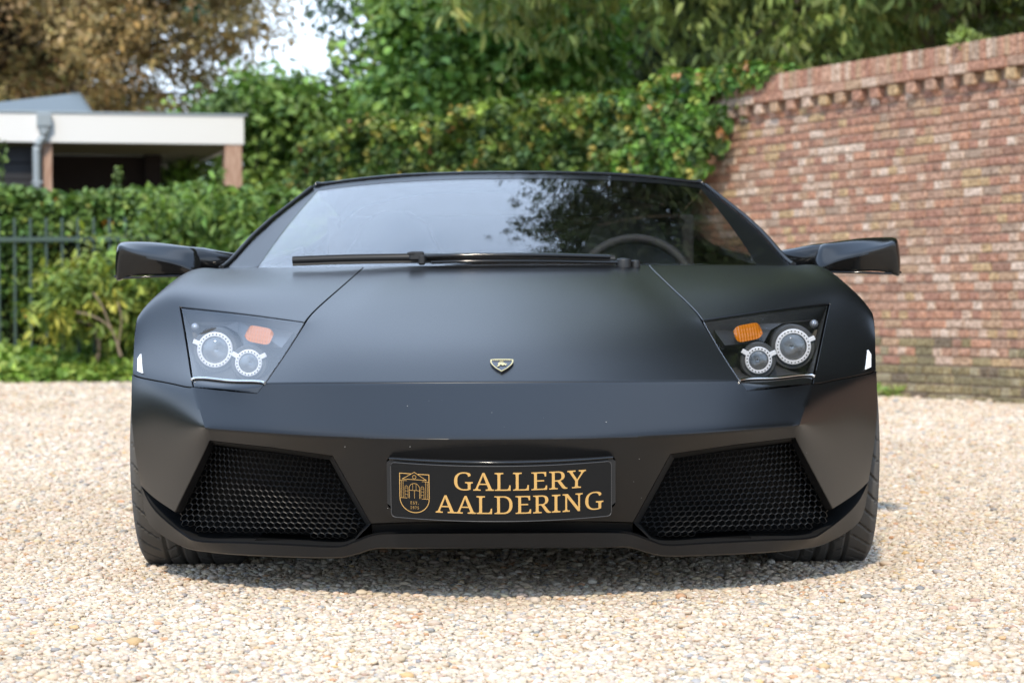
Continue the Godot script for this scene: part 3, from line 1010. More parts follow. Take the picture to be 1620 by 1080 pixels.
func build_gravel() -> void:
	var pm := std("pebble", Color(1, 1, 1), 0.8, 0.0, 0.3)
	pm.vertex_color_use_as_albedo = true
	var r := RandomNumberGenerator.new()
	r.seed = 99
	var tones := [Color(0.58, 0.49, 0.38), Color(0.62, 0.54, 0.44), Color(0.54, 0.44, 0.33), Color(0.66, 0.60, 0.52), Color(0.60, 0.50, 0.37), Color(0.50, 0.42, 0.33), Color(0.61, 0.50, 0.41)]
	var odd := [Color(0.36, 0.35, 0.34), Color(0.44, 0.42, 0.40), Color(0.50, 0.31, 0.19), Color(0.56, 0.40, 0.22), Color(0.27, 0.26, 0.25), Color(0.42, 0.30, 0.23)]
	var places := [[], [], [], []]
	var tints := [[], [], [], []]
	var patches := FastNoiseLite.new()
	patches.seed = 4
	patches.frequency = 0.55
	patches.fractal_octaves = 3
	var zone := [[3.9, 7.5, 150000, 0.0128, 0.0], [7.5, 11.0, 120000, 0.016, 0.0], [11.0, 16.5, 100000, 0.022, 0.0], [16.5, 22.6, 70000, 0.031, 0.0], [3.5, 9.0, 80000, 0.020, 2.2], [9.0, 16.5, 70000, 0.027, 2.2]]
	for q in zone:
		for i in q[2]:
			var z := sqrt(lerpf(q[0] * q[0], q[1] * q[1], r.randf()))
			var x := r.randf_range(-1.0, 1.0) * (z * 0.225 + 0.45)
			if q[4] > 0.0:   # thinner spread beside the well-trodden middle
				x = (z * 0.225 + 0.40 + r.randf() * r.randf() * q[4]) * (1.0 if r.randf() < 0.5 else -1.0)
			if z > 21.0 and x > -0.3 or x > 3.47 - 0.486 * (z - 16.45):
				continue
			var s: float = q[3] * exp(r.randfn() * 0.28)
			var k := r.randi() % 4
			var bas := Basis(Vector3.UP, r.randf() * TAU) * Basis(Vector3.RIGHT, r.randfn() * 0.2) * Basis().scaled(Vector3(s, s * r.randf_range(0.7, 1.15), s))
			places[k].append(Transform3D(bas, Vector3(x, r.randf_range(-0.22, 0.22) * s, -z)))
			var t: Color = tones[r.randi() % tones.size()] if r.randf() > 0.085 else odd[r.randi() % odd.size()]
			var patch := patches.get_noise_2d(x, z * 0.6)
			t = Color(t.r * (1.0 + 0.10 * patch), t.g * (0.97 + 0.13 * patch), t.b * (0.93 + 0.16 * patch))
			tints[k].append(jitter(t, r, 0.08))
	var root := Node3D.new()
	root.name = "gravel"
	root.set_meta("kind", "stuff")
	root.set_meta("label", "pale cream gravel of small rounded pebbles covering the yard")
	root.set_meta("category", "gravel")
	add_child(root, true)
	for k in 4:
		scatter("pebbles", pebble(300 + k), places[k], tints[k], root, 1.0)


# ---------------------------------------------------------------- subdivision surface with creases
class Cage:
	var v := PackedVector3Array()
	var f: Array = []
	var g := PackedInt32Array()
	var cr := {}
	var tag := {}
	var pin := {}

	static func key(a: int, b: int) -> int:
		return (a << 24) | b if a < b else (b << 24) | a

	func step() -> Cage:
		var o := Cage.new()
		var nv := v.size()
		var nf := f.size()
		var fp := PackedVector3Array()
		fp.resize(nf)
		var eid := {}
		var ea := PackedInt32Array()
		var eb := PackedInt32Array()
		var ef := PackedInt32Array()
		var eg := PackedInt32Array()
		var fe: Array = []
		var sumf := PackedVector3Array()
		sumf.resize(nv)
		var cntf := PackedInt32Array()
		cntf.resize(nv)
		for i in nf:
			var q: PackedInt32Array = f[i]
			var c := Vector3.ZERO
			for a in q:
				c += v[a]
			c /= q.size()
			fp[i] = c
			var es := PackedInt32Array()
			for k in q.size():
				var a := q[k]
				var b := q[(k + 1) % q.size()]
				sumf[a] += c
				cntf[a] += 1
				var kk := key(a, b)
				var e: int = eid.get(kk, -1)
				if e < 0:
					e = ea.size()
					eid[kk] = e
					ea.append(a)
					eb.append(b)
					ef.append(i)
					eg.append(-1)
				else:
					eg[e] = i
				es.append(e)
			fe.append(es)
		var ne := ea.size()
		var ep := PackedVector3Array()
		ep.resize(ne)
		var sume := PackedVector3Array()
		sume.resize(nv)
		var cnte := PackedInt32Array()
		cnte.resize(nv)
		var sharp_n := PackedInt32Array()
		sharp_n.resize(nv)
		var sharp_sum := PackedVector3Array()
		sharp_sum.resize(nv)
		var sharp_amt := PackedFloat32Array()
		sharp_amt.resize(nv)
		for e in ne:
			var a := ea[e]
			var b := eb[e]
			var mid := (v[a] + v[b]) * 0.5
			var kk := key(a, b)
			var s: float = 9.0 if eg[e] < 0 else cr.get(kk, 0.0)
			var smooth := mid if eg[e] < 0 else (v[a] + v[b] + fp[ef[e]] + fp[eg[e]]) * 0.25
			ep[e] = mid if s >= 1.0 else smooth.lerp(mid, s)
			for w in [a, b]:
				sume[w] += mid
				cnte[w] += 1
				if s > 0.0:
					sharp_n[w] += 1
					sharp_sum[w] += v[b] if w == a else v[a]
					sharp_amt[w] += minf(s, 1.0)
		o.pin = pin
		o.v.resize(nv + ne + nf)
		for i in nv:
			var p := v[i]
			if cntf[i] == 0:
				o.v[i] = p
				continue
			var n := float(cnte[i])
			var sm := (sumf[i] / cntf[i] + 2.0 * sume[i] / n + (n - 3.0) * p) / n
			if pin.has(i):
				o.v[i] = p
			elif sharp_n[i] >= 3:
				var amt := sharp_amt[i] / sharp_n[i]
				o.v[i] = sm.lerp(p, amt)
			elif sharp_n[i] == 2:
				var amt := sharp_amt[i] / 2.0
				o.v[i] = sm.lerp(p * 0.75 + sharp_sum[i] * 0.125, amt)
			else:
				o.v[i] = sm
		for e in ne:
			o.v[nv + e] = ep[e]
			var kk := key(ea[e], eb[e])
			if cr.has(kk) and cr[kk] > 1.0:
				o.cr[key(ea[e], nv + e)] = cr[kk] - 1.0
				o.cr[key(eb[e], nv + e)] = cr[kk] - 1.0
			if tag.has(kk):
				o.tag[key(ea[e], nv + e)] = tag[kk]
				o.tag[key(eb[e], nv + e)] = tag[kk]
		for i in nf:
			o.v[nv + ne + i] = fp[i]
			var q: PackedInt32Array = f[i]
			var m := q.size()
			for k in m:
				o.f.append(PackedInt32Array([q[k], nv + fe[i][k], nv + ne + i, nv + fe[i][(k - 1 + m) % m]]))
				o.g.append(g[i])
		return o

	func refined(levels: int) -> Cage:
		var c := self
		for i in levels:
			c = c.step()
		return c

	# move the control points until the smooth surface passes through where they stood
	func fit(rounds := 6) -> void:
		var goal := v.duplicate()
		for r in rounds:
			var c := refined(2)
			for i in goal.size():
				v[i] += (goal[i] - c.v[i]) * 0.9


class FineSkin:
	var c: Cage
	var fn := PackedVector3Array()
	var around: Array = []

	func _init(cage: Cage) -> void:
		c = cage
		fn.resize(c.f.size())
		around.resize(c.v.size())
		for i in c.v.size():
			around[i] = PackedInt32Array()
		for i in c.f.size():
			var q: PackedInt32Array = c.f[i]
			fn[i] = (c.v[q[2]] - c.v[q[0]]).cross(c.v[q[3]] - c.v[q[1]])
			for a in q:
				around[a].append(i)

	func normal(face: int, vert: int, limit := 0.89) -> Vector3:
		var own := fn[face].normalized()
		var s := Vector3.ZERO
		for k in around[vert]:
			if fn[k].normalized().dot(own) > limit:
				s += fn[k]
		return s.normalized()

	# one panel: the faces of the groups given, its edge drawn in by gap and turned down by depth
	func panel(groups: Array, gap := 0.0025, depth := 0.02, sink := 0.0, flip := false) -> MB:
		var b := MB.new()
		var mine := PackedInt32Array()
		for i in c.f.size():
			if c.g[i] in groups:
				mine.append(i)
		var edges := {}
		for i in mine:
			var q: PackedInt32Array = c.f[i]
			for k in 4:
				var kk := Cage.key(q[k], q[(k + 1) % 4])
				edges[kk] = edges.get(kk, 0) + 1
		var inset := {}
		var rim := []
		var vn := {}
		for i in mine:
			var q: PackedInt32Array = c.f[i]
			for k in 4:
				var a := q[k]
				var d := q[(k + 1) % 4]
				if edges[Cage.key(a, d)] == 1:
					var inw := fn[i].normalized().cross((c.v[d] - c.v[a]).normalized())
					for w in [a, d]:
						if not inset.has(w):
							inset[w] = [inw]
							vn[w] = normal(i, w)
						else:
							inset[w].append(inw)
					rim.append([a, d, i])
		var move := {}
		for w in inset:
			var s := Vector3.ZERO
			for q in inset[w]:
				s += q
			s = s.normalized()
			var cosw := maxf(0.45, s.dot(inset[w][0]))
			move[w] = s * gap / cosw
		var known := {}
		for i in mine:
			var q: PackedInt32Array = c.f[i]
			var ids := []
			for k in 4:
				var nn := normal(i, q[k])
				var kk := "%d_%d_%d_%d" % [q[k], roundi(nn.x * 60), roundi(nn.y * 60), roundi(nn.z * 60)]
				if not known.has(kk):
					var p: Vector3 = c.v[q[k]] + move.get(q[k], Vector3.ZERO) - nn * sink
					known[kk] = b.put(p, -nn if flip else nn)
				ids.append(known[kk])
			if flip:
				b.itri(ids[0], ids[2], ids[1])
				b.itri(ids[0], ids[3], ids[2])
			else:
				b.itri(ids[0], ids[1], ids[2])
				b.itri(ids[0], ids[2], ids[3])
		if depth > 0.0:
			for r in rim:
				var a: Vector3 = c.v[r[0]] + move[r[0]] - vn[r[0]] * sink
				var d: Vector3 = c.v[r[1]] + move[r[1]] - vn[r[1]] * sink
				var oa: Vector3 = -move[r[0]].normalized() if gap > 0.0 else Vector3.ZERO
				var od: Vector3 = -move[r[1]].normalized() if gap > 0.0 else Vector3.ZERO
				var e := minf(0.0022, depth * 0.3)
				var a2: Vector3 = a - vn[r[0]] * e + oa * e * 0.5
				var d2: Vector3 = d - vn[r[1]] * e + od * e * 0.5
				var i0 := b.put(d, vn[r[1]])
				b.put(a, vn[r[0]])
				b.put(a2, (vn[r[0]] + oa * 1.5).normalized())
				b.put(d2, (vn[r[1]] + od * 1.5).normalized())
				b.itri(i0, i0 + 1, i0 + 2)
				b.itri(i0, i0 + 2, i0 + 3)
				b.quad(d2, a2, a2 - vn[r[0]] * depth - move[r[0]] * 0.4, d2 - vn[r[1]] * depth - move[r[1]] * 0.4)
		return b

	# the chain of points along edges that carry a tag, from smallest x on
	func line(t: int) -> PackedVector3Array:
		var next := {}
		for kk in c.tag:
			if c.tag[kk] == t:
				var a: int = kk >> 24
				var d: int = kk & 0xFFFFFF
				if not next.has(a):
					next[a] = []
				if not next.has(d):
					next[d] = []
				next[a].append(d)
				next[d].append(a)
		var start := -1
		for a in next:
			if next[a].size() == 1 and (start < 0 or c.v[a].x < c.v[start].x):
				start = a
		var out := PackedVector3Array()
		var prev := -1
		while start >= 0:
			out.append(c.v[start])
			var go := -1
			for q in next[start]:
				if q != prev:
					go = q
			prev = start
			start = go
		return out

	# point and normal of the skin straight below (x, z), highest first
	func drop(x: float, z: float) -> Array:
		var best := [Vector3(x, -1, z), Vector3.UP]
		for i in c.f.size():
			var q: PackedInt32Array = c.f[i]
			var p0 := c.v[q[0]]
			if absf(p0.x - x) > 0.2 or absf(p0.z - z) > 0.2:
				continue
			for t in [[0, 1, 2], [0, 2, 3]]:
				var a := c.v[q[t[0]]]
				var b := c.v[q[t[1]]]
				var d := c.v[q[t[2]]]
				var den := (b.z - d.z) * (a.x - d.x) + (d.x - b.x) * (a.z - d.z)
				if absf(den) < 1e-12:
					continue
				var l0 := ((b.z - d.z) * (x - d.x) + (d.x - b.x) * (z - d.z)) / den
				var l1 := ((d.z - a.z) * (x - d.x) + (a.x - d.x) * (z - d.z)) / den
				if l0 >= -0.001 and l1 >= -0.001 and l0 + l1 <= 1.001:
					var y := a.y * l0 + b.y * l1 + d.y * (1 - l0 - l1)
					if y > best[0].y:
						best = [Vector3(x, y, z), normal(i, q[0])]
		return best


	# foremost point of the skin straight behind (x, y) of a front view
	func face_on(x: float, y: float) -> Vector3:
		var best := Vector3(x, y, -9)
		for i in c.f.size():
			var q: PackedInt32Array = c.f[i]
			var p0 := c.v[q[0]]
			if absf(p0.x - x) > 0.1 or absf(p0.y - y) > 0.1:
				continue
			for t in [[0, 1, 2], [0, 2, 3]]:
				var a := c.v[q[t[0]]]
				var b := c.v[q[t[1]]]
				var d := c.v[q[t[2]]]
				var den := (b.y - d.y) * (a.x - d.x) + (d.x - b.x) * (a.y - d.y)
				if absf(den) < 1e-12:
					continue
				var l0 := ((b.y - d.y) * (x - d.x) + (d.x - b.x) * (y - d.y)) / den
				var l1 := ((d.y - a.y) * (x - d.x) + (a.x - d.x) * (y - d.y)) / den
				if l0 >= -0.001 and l1 >= -0.001 and l0 + l1 <= 1.001:
					best.z = maxf(best.z, a.z * l0 + b.z * l1 + d.z * (1 - l0 - l1))
		return best


const GROUPS := ["bumper", "hood", "fender", "lamp", "strip", "door", "quarter", "tail", "windscreen", "frit", "roof", "deck", "side_window"]


# control points of the right half (metres; x out, y up, z towards the nose), mirrored to the left
func body_cage() -> Cage:
	var pts := {
		"r0a": Vector3(0, 0.388, -0), "r0b": Vector3(0.2013, 0.3884, -0.02), "r0c": Vector3(0.3889, 0.3915, -0.07), "r0d": Vector3(0.5407, 0.3966, -0.14),
		"r0f": Vector3(0.7062, 0.4026, -0.255), "r0g": Vector3(0.8542, 0.3992, -0.515), "r0h": Vector3(0.9471, 0.3826, -0.66), "ma": Vector3(0, 0.3452, -0.02),
		"mb": Vector3(0.2311, 0.3451, -0.045), "I1": Vector3(0.3924, 0.3419, -0.12), "I01": Vector3(0.545, 0.3587, -0.185), "I0": Vector3(0.6981, 0.37, -0.275),
		"ba": Vector3(0, 0.1885, -0.1), "bb": Vector3(0.1902, 0.1872, -0.115), "I2": Vector3(0.3067, 0.1802, -0.16), "gk": Vector3(0.8816, 0.2103, -0.585),
		"A0": Vector3(0.9262, 0.2365, -0.66), "I4": Vector3(0.812, 0.1836, -0.47), "r1a": Vector3(0, 0.5085, -0.2), "r1b": Vector3(0.2231, 0.5082, -0.21),
		"r1c": Vector3(0.4191, 0.5071, -0.245), "r1d": Vector3(0.5682, 0.5054, -0.3), "dB": Vector3(0.5843, 0.4827, -0.28), "eB": Vector3(0.6689, 0.4884, -0.335),
		"fB": Vector3(0.7567, 0.4949, -0.415), "r1f": Vector3(0.7643, 0.5108, -0.45), "r1e": Vector3(0.6617, 0.5087, -0.365), "gB": Vector3(0.8675, 0.504, -0.575),
		"hB": Vector3(0.9556, 0.5192, -0.715), "r2a": Vector3(0, 0.5888, -0.42), "r2b": Vector3(0.2161, 0.5872, -0.425), "r2c": Vector3(0.4024, 0.5823, -0.44),
		"r2d": Vector3(0.5356, 0.5739, -0.475), "r2e": Vector3(0.6712, 0.5831, -0.575), "r2f": Vector3(0.8153, 0.5952, -0.72), "r2g": Vector3(0.9271, 0.6035, -0.83),
		"r2h": Vector3(0.9731, 0.595, -0.85), "r3a": Vector3(0, 0.6618, -0.7), "r3b": Vector3(0.2068, 0.6601, -0.7), "r3c": Vector3(0.3791, 0.6554, -0.69),
		"r3d": Vector3(0.5057, 0.649, -0.68), "r3e": Vector3(0.6776, 0.6713, -0.78), "r3f": Vector3(0.8614, 0.6894, -0.93), "r3g": Vector3(0.9487, 0.6979, -1),
		"r3h": Vector3(0.9843, 0.6674, -1), "r4a": Vector3(0, 0.737, -1.02), "r4b": Vector3(0.1954, 0.7353, -1.02), "r4c": Vector3(0.3484, 0.7319, -1.02),
		"r4d": Vector3(0.4537, 0.7268, -1.02), "r4e": Vector3(0.6678, 0.7425, -1.07), "r4f": Vector3(0.8468, 0.7534, -1.13), "r4g": Vector3(0.944, 0.7382, -1.17),
		"r4h": Vector3(0.985, 0.61, -1.22), "r5a": Vector3(0, 0.8022, -1.36), "r5b": Vector3(0.1703, 0.8025, -1.376), "r5c": Vector3(0.3064, 0.8028, -1.413),
		"r5d": Vector3(0.4041, 0.8029, -1.452), "r5e": Vector3(0.6467, 0.8033, -1.588), "r5x": Vector3(0.7403, 0.8035, -1.653), "r5f": Vector3(0.8532, 0.803, -1.74),
		"r5g": Vector3(0.9281, 0.7742, -1.55), "r5h": Vector3(0.975, 0.45, -1.36), "r5k": Vector3(0.96, 0.13, -1.4), "r6f": Vector3(0.85, 0.81, -2.2),
		"r7f": Vector3(0.8, 0.86, -2.9), "r8f": Vector3(0.75, 0.9, -3.3), "r9f": Vector3(0.7, 0.9, -3.68), "r10f": Vector3(0.66, 0.88, -4.05),
		"r11f": Vector3(0.62, 0.84, -4.42), "r6g": Vector3(0.955, 0.73, -2.2), "r7g": Vector3(0.985, 0.77, -2.9), "r8g": Vector3(1, 0.8, -3.3),
		"r9g": Vector3(1.005, 0.8, -3.68), "r10g": Vector3(0.985, 0.78, -4.05), "r11g": Vector3(0.92, 0.76, -4.42), "r6h": Vector3(0.94, 0.42, -2.2),
		"r7h": Vector3(0.96, 0.42, -2.85), "r8h": Vector3(1.02, 0.5, -3.33), "r9h": Vector3(1.025, 0.705, -3.67), "r10h": Vector3(1.015, 0.5, -4.01),
		"r11h": Vector3(0.95, 0.52, -4.45), "r6k": Vector3(0.97, 0.13, -2.2), "r7k": Vector3(0.985, 0.14, -2.85), "r8k": Vector3(1, 0.15, -3.28),
		"r10k": Vector3(0.98, 0.27, -4.08), "r11k": Vector3(0.93, 0.29, -4.42), "rm": Vector3(0, 0.55, -4.56), "rb": Vector3(0, 0.3, -4.47),
		"wma": Vector3(0, 0.951, -1.76), "wmb": Vector3(0.1517, 0.9506, -1.774), "wmc": Vector3(0.2858, 0.9493, -1.808), "wmd": Vector3(0.3928, 0.9478, -1.85),
		"wme": Vector3(0.5829, 0.944, -1.952), "wmx": Vector3(0.6865, 0.9414, -2.022), "wmf": Vector3(0.7649, 0.939, -2.08), "wta": Vector3(0, 1.098, -2.21),
		"wtb": Vector3(0.1449, 1.098, -2.22), "wtc": Vector3(0.2829, 1.095, -2.248), "wtd": Vector3(0.3855, 1.091, -2.28), "wte": Vector3(0.5252, 1.082, -2.337),
		"wtx": Vector3(0.6232, 1.072, -2.387), "wtf": Vector3(0.6469, 1.069, -2.4), "w1a": Vector3(0, 1.11, -2.25), "w1b": Vector3(0.1416, 1.11, -2.259),
		"w1c": Vector3(0.2741, 1.108, -2.285), "w1d": Vector3(0.377, 1.105, -2.315), "w1e": Vector3(0.513, 1.096, -2.369), "w1x": Vector3(0.6111, 1.088, -2.417),
		"w1f": Vector3(0.6349, 1.085, -2.43), "w2a": Vector3(0, 1.135, -2.65), "w2b": Vector3(0.145, 1.134, -2.65), "w2c": Vector3(0.28, 1.13, -2.65),
		"w2d": Vector3(0.38, 1.122, -2.65), "w2e": Vector3(0.5, 1.1, -2.66), "w2x": Vector3(0.57, 1.075, -2.68), "w2f": Vector3(0.61, 1.045, -2.7),
		"w3a": Vector3(0, 1.11, -3.05), "w3b": Vector3(0.14, 1.11, -3.05), "w3c": Vector3(0.27, 1.105, -3.05), "w3d": Vector3(0.37, 1.095, -3.05),
		"w3e": Vector3(0.49, 1.07, -3.05), "w3x": Vector3(0.56, 1.04, -3.05), "w3f": Vector3(0.6, 1, -3.06), "d1a": Vector3(0, 1, -3.68),
		"d1b": Vector3(0.14, 1, -3.68), "d1c": Vector3(0.27, 0.995, -3.68), "d1d": Vector3(0.37, 0.985, -3.68), "d1e": Vector3(0.5, 0.96, -3.68),
		"d1x": Vector3(0.6, 0.93, -3.68), "d2a": Vector3(0, 0.87, -4.48), "d2b": Vector3(0.13, 0.87, -4.48), "d2c": Vector3(0.25, 0.865, -4.47),
		"d2d": Vector3(0.35, 0.86, -4.46), "d2e": Vector3(0.47, 0.85, -4.45), "d2x": Vector3(0.55, 0.845, -4.43)
	}
	var faces := {
		"bumper": "r0a r0b r1b r1a|r0b r0c r1c r1b|r0c r0d dB r1d r1c|r0d r0f fB eB dB|r0f r0g gB fB|r0g r0h hB gB|ma mb r0b r0a|mb I1 r0c r0b|I1 I01 r0d r0c|I01 I0 r0f r0d|ba bb mb ma|bb I2 I1 mb|I0 I4 gk r0g r0f|gk A0 r0h r0g",
		"hood": "r1a r1b r2b r2a|r1b r1c r2c r2b|r1c r1d r2d r2c|r2a r2b r3b r3a|r2b r2c r3c r3b|r2c r2d r3d r3c|r3a r3b r4b r4a|r3b r3c r4c r4b|r3c r3d r4d r4c|r4a r4b r5b r5a|r4b r4c r5c r5b|r4c r4d r5d r5c",
		"fender": "r3d r3e r4e r4d|r3e r3f r4f r4e|r4d r4e r5e r5d|r4e r4f r5f r5x r5e|fB gB r2g r2f r1f|gB hB r2h r2g|r2f r2g r3g r3f|r2g r2h r3h r3g|r3f r3g r4g r4f|r3g r3h r4h r4g|r4f r4g r5g r5f|r4g r4h r5h r5g",
		"strip": "dB eB r1e r1d|eB fB r1f r1e",
		"lamp": "r1d r1e r2e r2d|r1e r1f r2f r2e|r2d r2e r3e r3d|r2e r2f r3f r3e",
		"door": "r5h r6h r6g r5g|r5g r6g r6f r5f|r5k r6k r6h r5h|r6h r7h r7g r6g|r6g r7g r7f r6f|r6k r7k r7h r6h",
		"quarter": "r7k r8k r8h r7h|r7h r8h r8g r7g|r7g r8g r8f r7f|r8h r9h r9g r8g|r8g r9g r9f r8f|r9h r10h r10g r9g|r9g r10g r10f r9f|r10k r11k r11h r10h|r10h r11h r11g r10g|r10g r11g r11f r10f",
		"tail": "r11k rb rm r11h|r11h rm d2a d2b d2c d2d d2e d2x r11f r11g",
		"windscreen": "r5a r5b wmb wma|r5b r5c wmc wmb|r5c r5d wmd wmc|r5d r5e wme wmd|r5e r5x wmx wme|wma wmb wtb wta|wmb wmc wtc wtb|wmc wmd wtd wtc|wmd wme wte wtd|wme wmx wtx wte",
		"frit": "r5x r5f wmf wmx|wmx wmf wtf wtx|wta wtb w1b w1a|wtb wtc w1c w1b|wtc wtd w1d w1c|wtd wte w1e w1d|wte wtx w1x w1e|wtx wtf w1f w1x",
		"roof": "w1a w1b w2b w2a|w1b w1c w2c w2b|w1c w1d w2d w2c|w1d w1e w2e w2d|w1e w1x w2x w2e|w1x w1f w2f w2x|w2a w2b w3b w3a|w2b w2c w3c w3b|w2c w2d w3d w3c|w2d w2e w3e w3d|w2e w2x w3x w3e|w2x w2f w3f w3x",
		"deck": "w3a w3b d1b d1a|w3b w3c d1c d1b|w3c w3d d1d d1c|w3d w3e d1e d1d|w3e w3x d1x d1e|w3x w3f r8f r9f d1x|d1a d1b d2b d2a|d1b d1c d2c d2b|d1c d1d d2d d2c|d1d d1e d2e d2d|d1e d1x d2x d2e|d1x r9f r10f r11f d2x",
		"side_window": "r5f r6f w1f wtf wmf|r6f r7f w2f w1f|r7f r8f w3f w2f",
	}
	var sharp := [
		["r0a r0b r0c r0d r0f", 2.2], ["r0f fB", 5.0], ["r0f I0 I4", 5.0], ["fB gB hB", 0.7], ["r5a r5b r5c r5d r5e r5x r5f", 3.0],
		["r5f wmf wtf w1f w2f w3f", 1.2], ["r5f r6f r7f r8f", 2.0], ["r8f r9f r10f r11f", 1.0], ["w3a w3b w3c w3d w3e w3x w3f", 1.0],
		["d2a d2b d2c d2d d2e d2x r11f", 2.0], ["r11f r11g r11h r11k", 1.5], ["w1a w1b w1c w1d w1e w1x w1f", 2.0], ["r6g r7g r8g", 0.6], ["w3f r8f", 1.5],
		["r3d r2d r1d dB eB fB r1f r2f r3f r3e r3d", 4.0], ["r1a r1b r1c r1d", 4.0],
	]
	var tags := [["r5f wmf wtf w1f", 1], ["r1d r1e r1f", 2], ["w1a w1b w1c w1d w1e w1x w1f", 3], ["r5g r5f", 4]]
	var pins := "I0 I1 I01 I2 I4 A0 r0f r3d r3f dB fB r1d r1f hB".split(" ")
	var c := Cage.new()
	var id := {}
	for side in [1, -1]:
		for nm in pts:
			var p: Vector3 = pts[nm]
			if p.x == 0.0 and side < 0:
				id[nm + "-"] = id[nm + "+"]
				continue
			id[nm + ("+" if side > 0 else "-")] = c.v.size()
			c.v.append(Vector3(p.x * side, p.y, p.z))
	for nm in pins:
		c.pin[id[nm + "+"]] = true
		c.pin[id[nm + "-"]] = true
	for side in [1, -1]:
		var e := "+" if side > 0 else "-"
		for gname in faces:
			var gi := GROUPS.find(gname)
			if gname in ["fender", "lamp", "strip", "door", "quarter", "side_window"]:
				gi += 0 if side > 0 else 20
			for fs in faces[gname].split("|"):
				var q := PackedInt32Array()
				for nm in fs.split(" "):
					q.append(id[nm + e])
				if side < 0:
					q.reverse()
				c.f.append(q)
				c.g.append(gi)
		for s in sharp:
			var names: PackedStringArray = s[0].split(" ")
			for k in names.size() - 1:
				c.cr[Cage.key(id[names[k] + e], id[names[k + 1] + e])] = s[1]
		for s in tags:
			var names: PackedStringArray = s[0].split(" ")
			for k in names.size() - 1:
				c.tag[Cage.key(id[names[k] + e], id[names[k + 1] + e])] = s[1] + (0 if side > 0 else 20)
	return c


func gi(nm: String) -> int:
	return GROUPS.find(nm)


func build_car() -> void:
	car = thing("sports_car", "matt black low sports car seen head-on with its nose to the viewer", "car", Vector3(-0.027, 0, -5.48))
	car.rotation.y = -0.0078
	var cage := body_cage()
	cage.fit(7)
	var skin := FineSkin.new(cage.refined(4))
	part("bumper", skin.panel([gi("bumper")], 0.0018, 0.02), M.paint, car)
	part("hood", skin.panel([gi("hood")], 0.003, 0.025), M.paint, car)
	part("roof", skin.panel([gi("roof")], 0.001, 0.01), M.gloss_black, car)
	part("engine_cover", skin.panel([gi("deck")], 0.002, 0.02), M.paint, car)
	part("tail_panel", skin.panel([gi("tail")], 0.002, 0.02), M.paint, car)
	for side in [0, 20]:
		part("fender", skin.panel([gi("fender") + side], 0.003, 0.025), M.paint, car)
		part("door", skin.panel([gi("door") + side], 0.002, 0.02), M.paint, car)
		part("rear_quarter", skin.panel([gi("quarter") + side], 0.002, 0.02), M.paint, car)
		part("side_window", skin.panel([gi("side_window") + side], 0.003, 0.004), M.side_glass, car)
	build_windscreen(skin)
	for side in [0, 20]:
		build_headlight(skin, side)
	build_lip()
	build_intakes()
	build_plate()
	build_emblem(skin)
	build_chips(skin)
	build_mirrors()
	build_wipers()
	build_wheels()
	build_cabin()


func mirrored(p: PackedVector3Array) -> PackedVector3Array:
	var o := PackedVector3Array()
	for q in p:
		o.append(Vector3(-q.x, q.y, q.z))
	return o


func build_windscreen(skin: FineSkin) -> void:
	var w := part("windscreen", skin.panel([gi("windscreen"), gi("frit")], 0.006, 0.006), M.windscreen, car)
	for k in 2:
		part("inner_pane", skin.panel([gi("windscreen")], 0.0, 0.0, 0.004 + 0.0015 * k), M.inner_windscreen, w)
	part("black_border", skin.panel([gi("frit")], 0.0, 0.0, 0.003), M.frit, w)
	# rubber and bright strip along each side of the windscreen
	for t in [1, 21]:
		var p := skin.line(t)
		var s := PackedVector3Array()
		var s2 := PackedVector3Array()
		for q in p:
			s.append(q + Vector3(signf(q.x) * 0.003, 0.003, 0.002))
			s2.append(q + Vector3(signf(q.x) * 0.010, 0.001, 0.004))
		var b := MB.new()
		b.tube(s, PackedFloat32Array([0.0065]), 8)
		var o := part("pillar_trim", b, M.black_plastic, car)
		var b2 := MB.new()
		b2.tube(s2, PackedFloat32Array([0.0032]), 6)
		part("bright_strip", b2, M.rim_metal, o)
	var left := skin.line(23)
	var right := skin.line(3)
	var all := PackedVector3Array()
	if left[0].x > left[left.size() - 1].x:
		left.reverse()
	if right[0].x > right[right.size() - 1].x:
		right.reverse()
	for q in left:
		all.append(q + Vector3(0, 0.002, 0))
	for i in range(1, right.size()):
		all.append(right[i] + Vector3(0, 0.002, 0))
	var hb := MB.new()
	hb.tube(all, PackedFloat32Array([0.006]), 8)
	part("header_trim", hb, M.gloss_black, car)


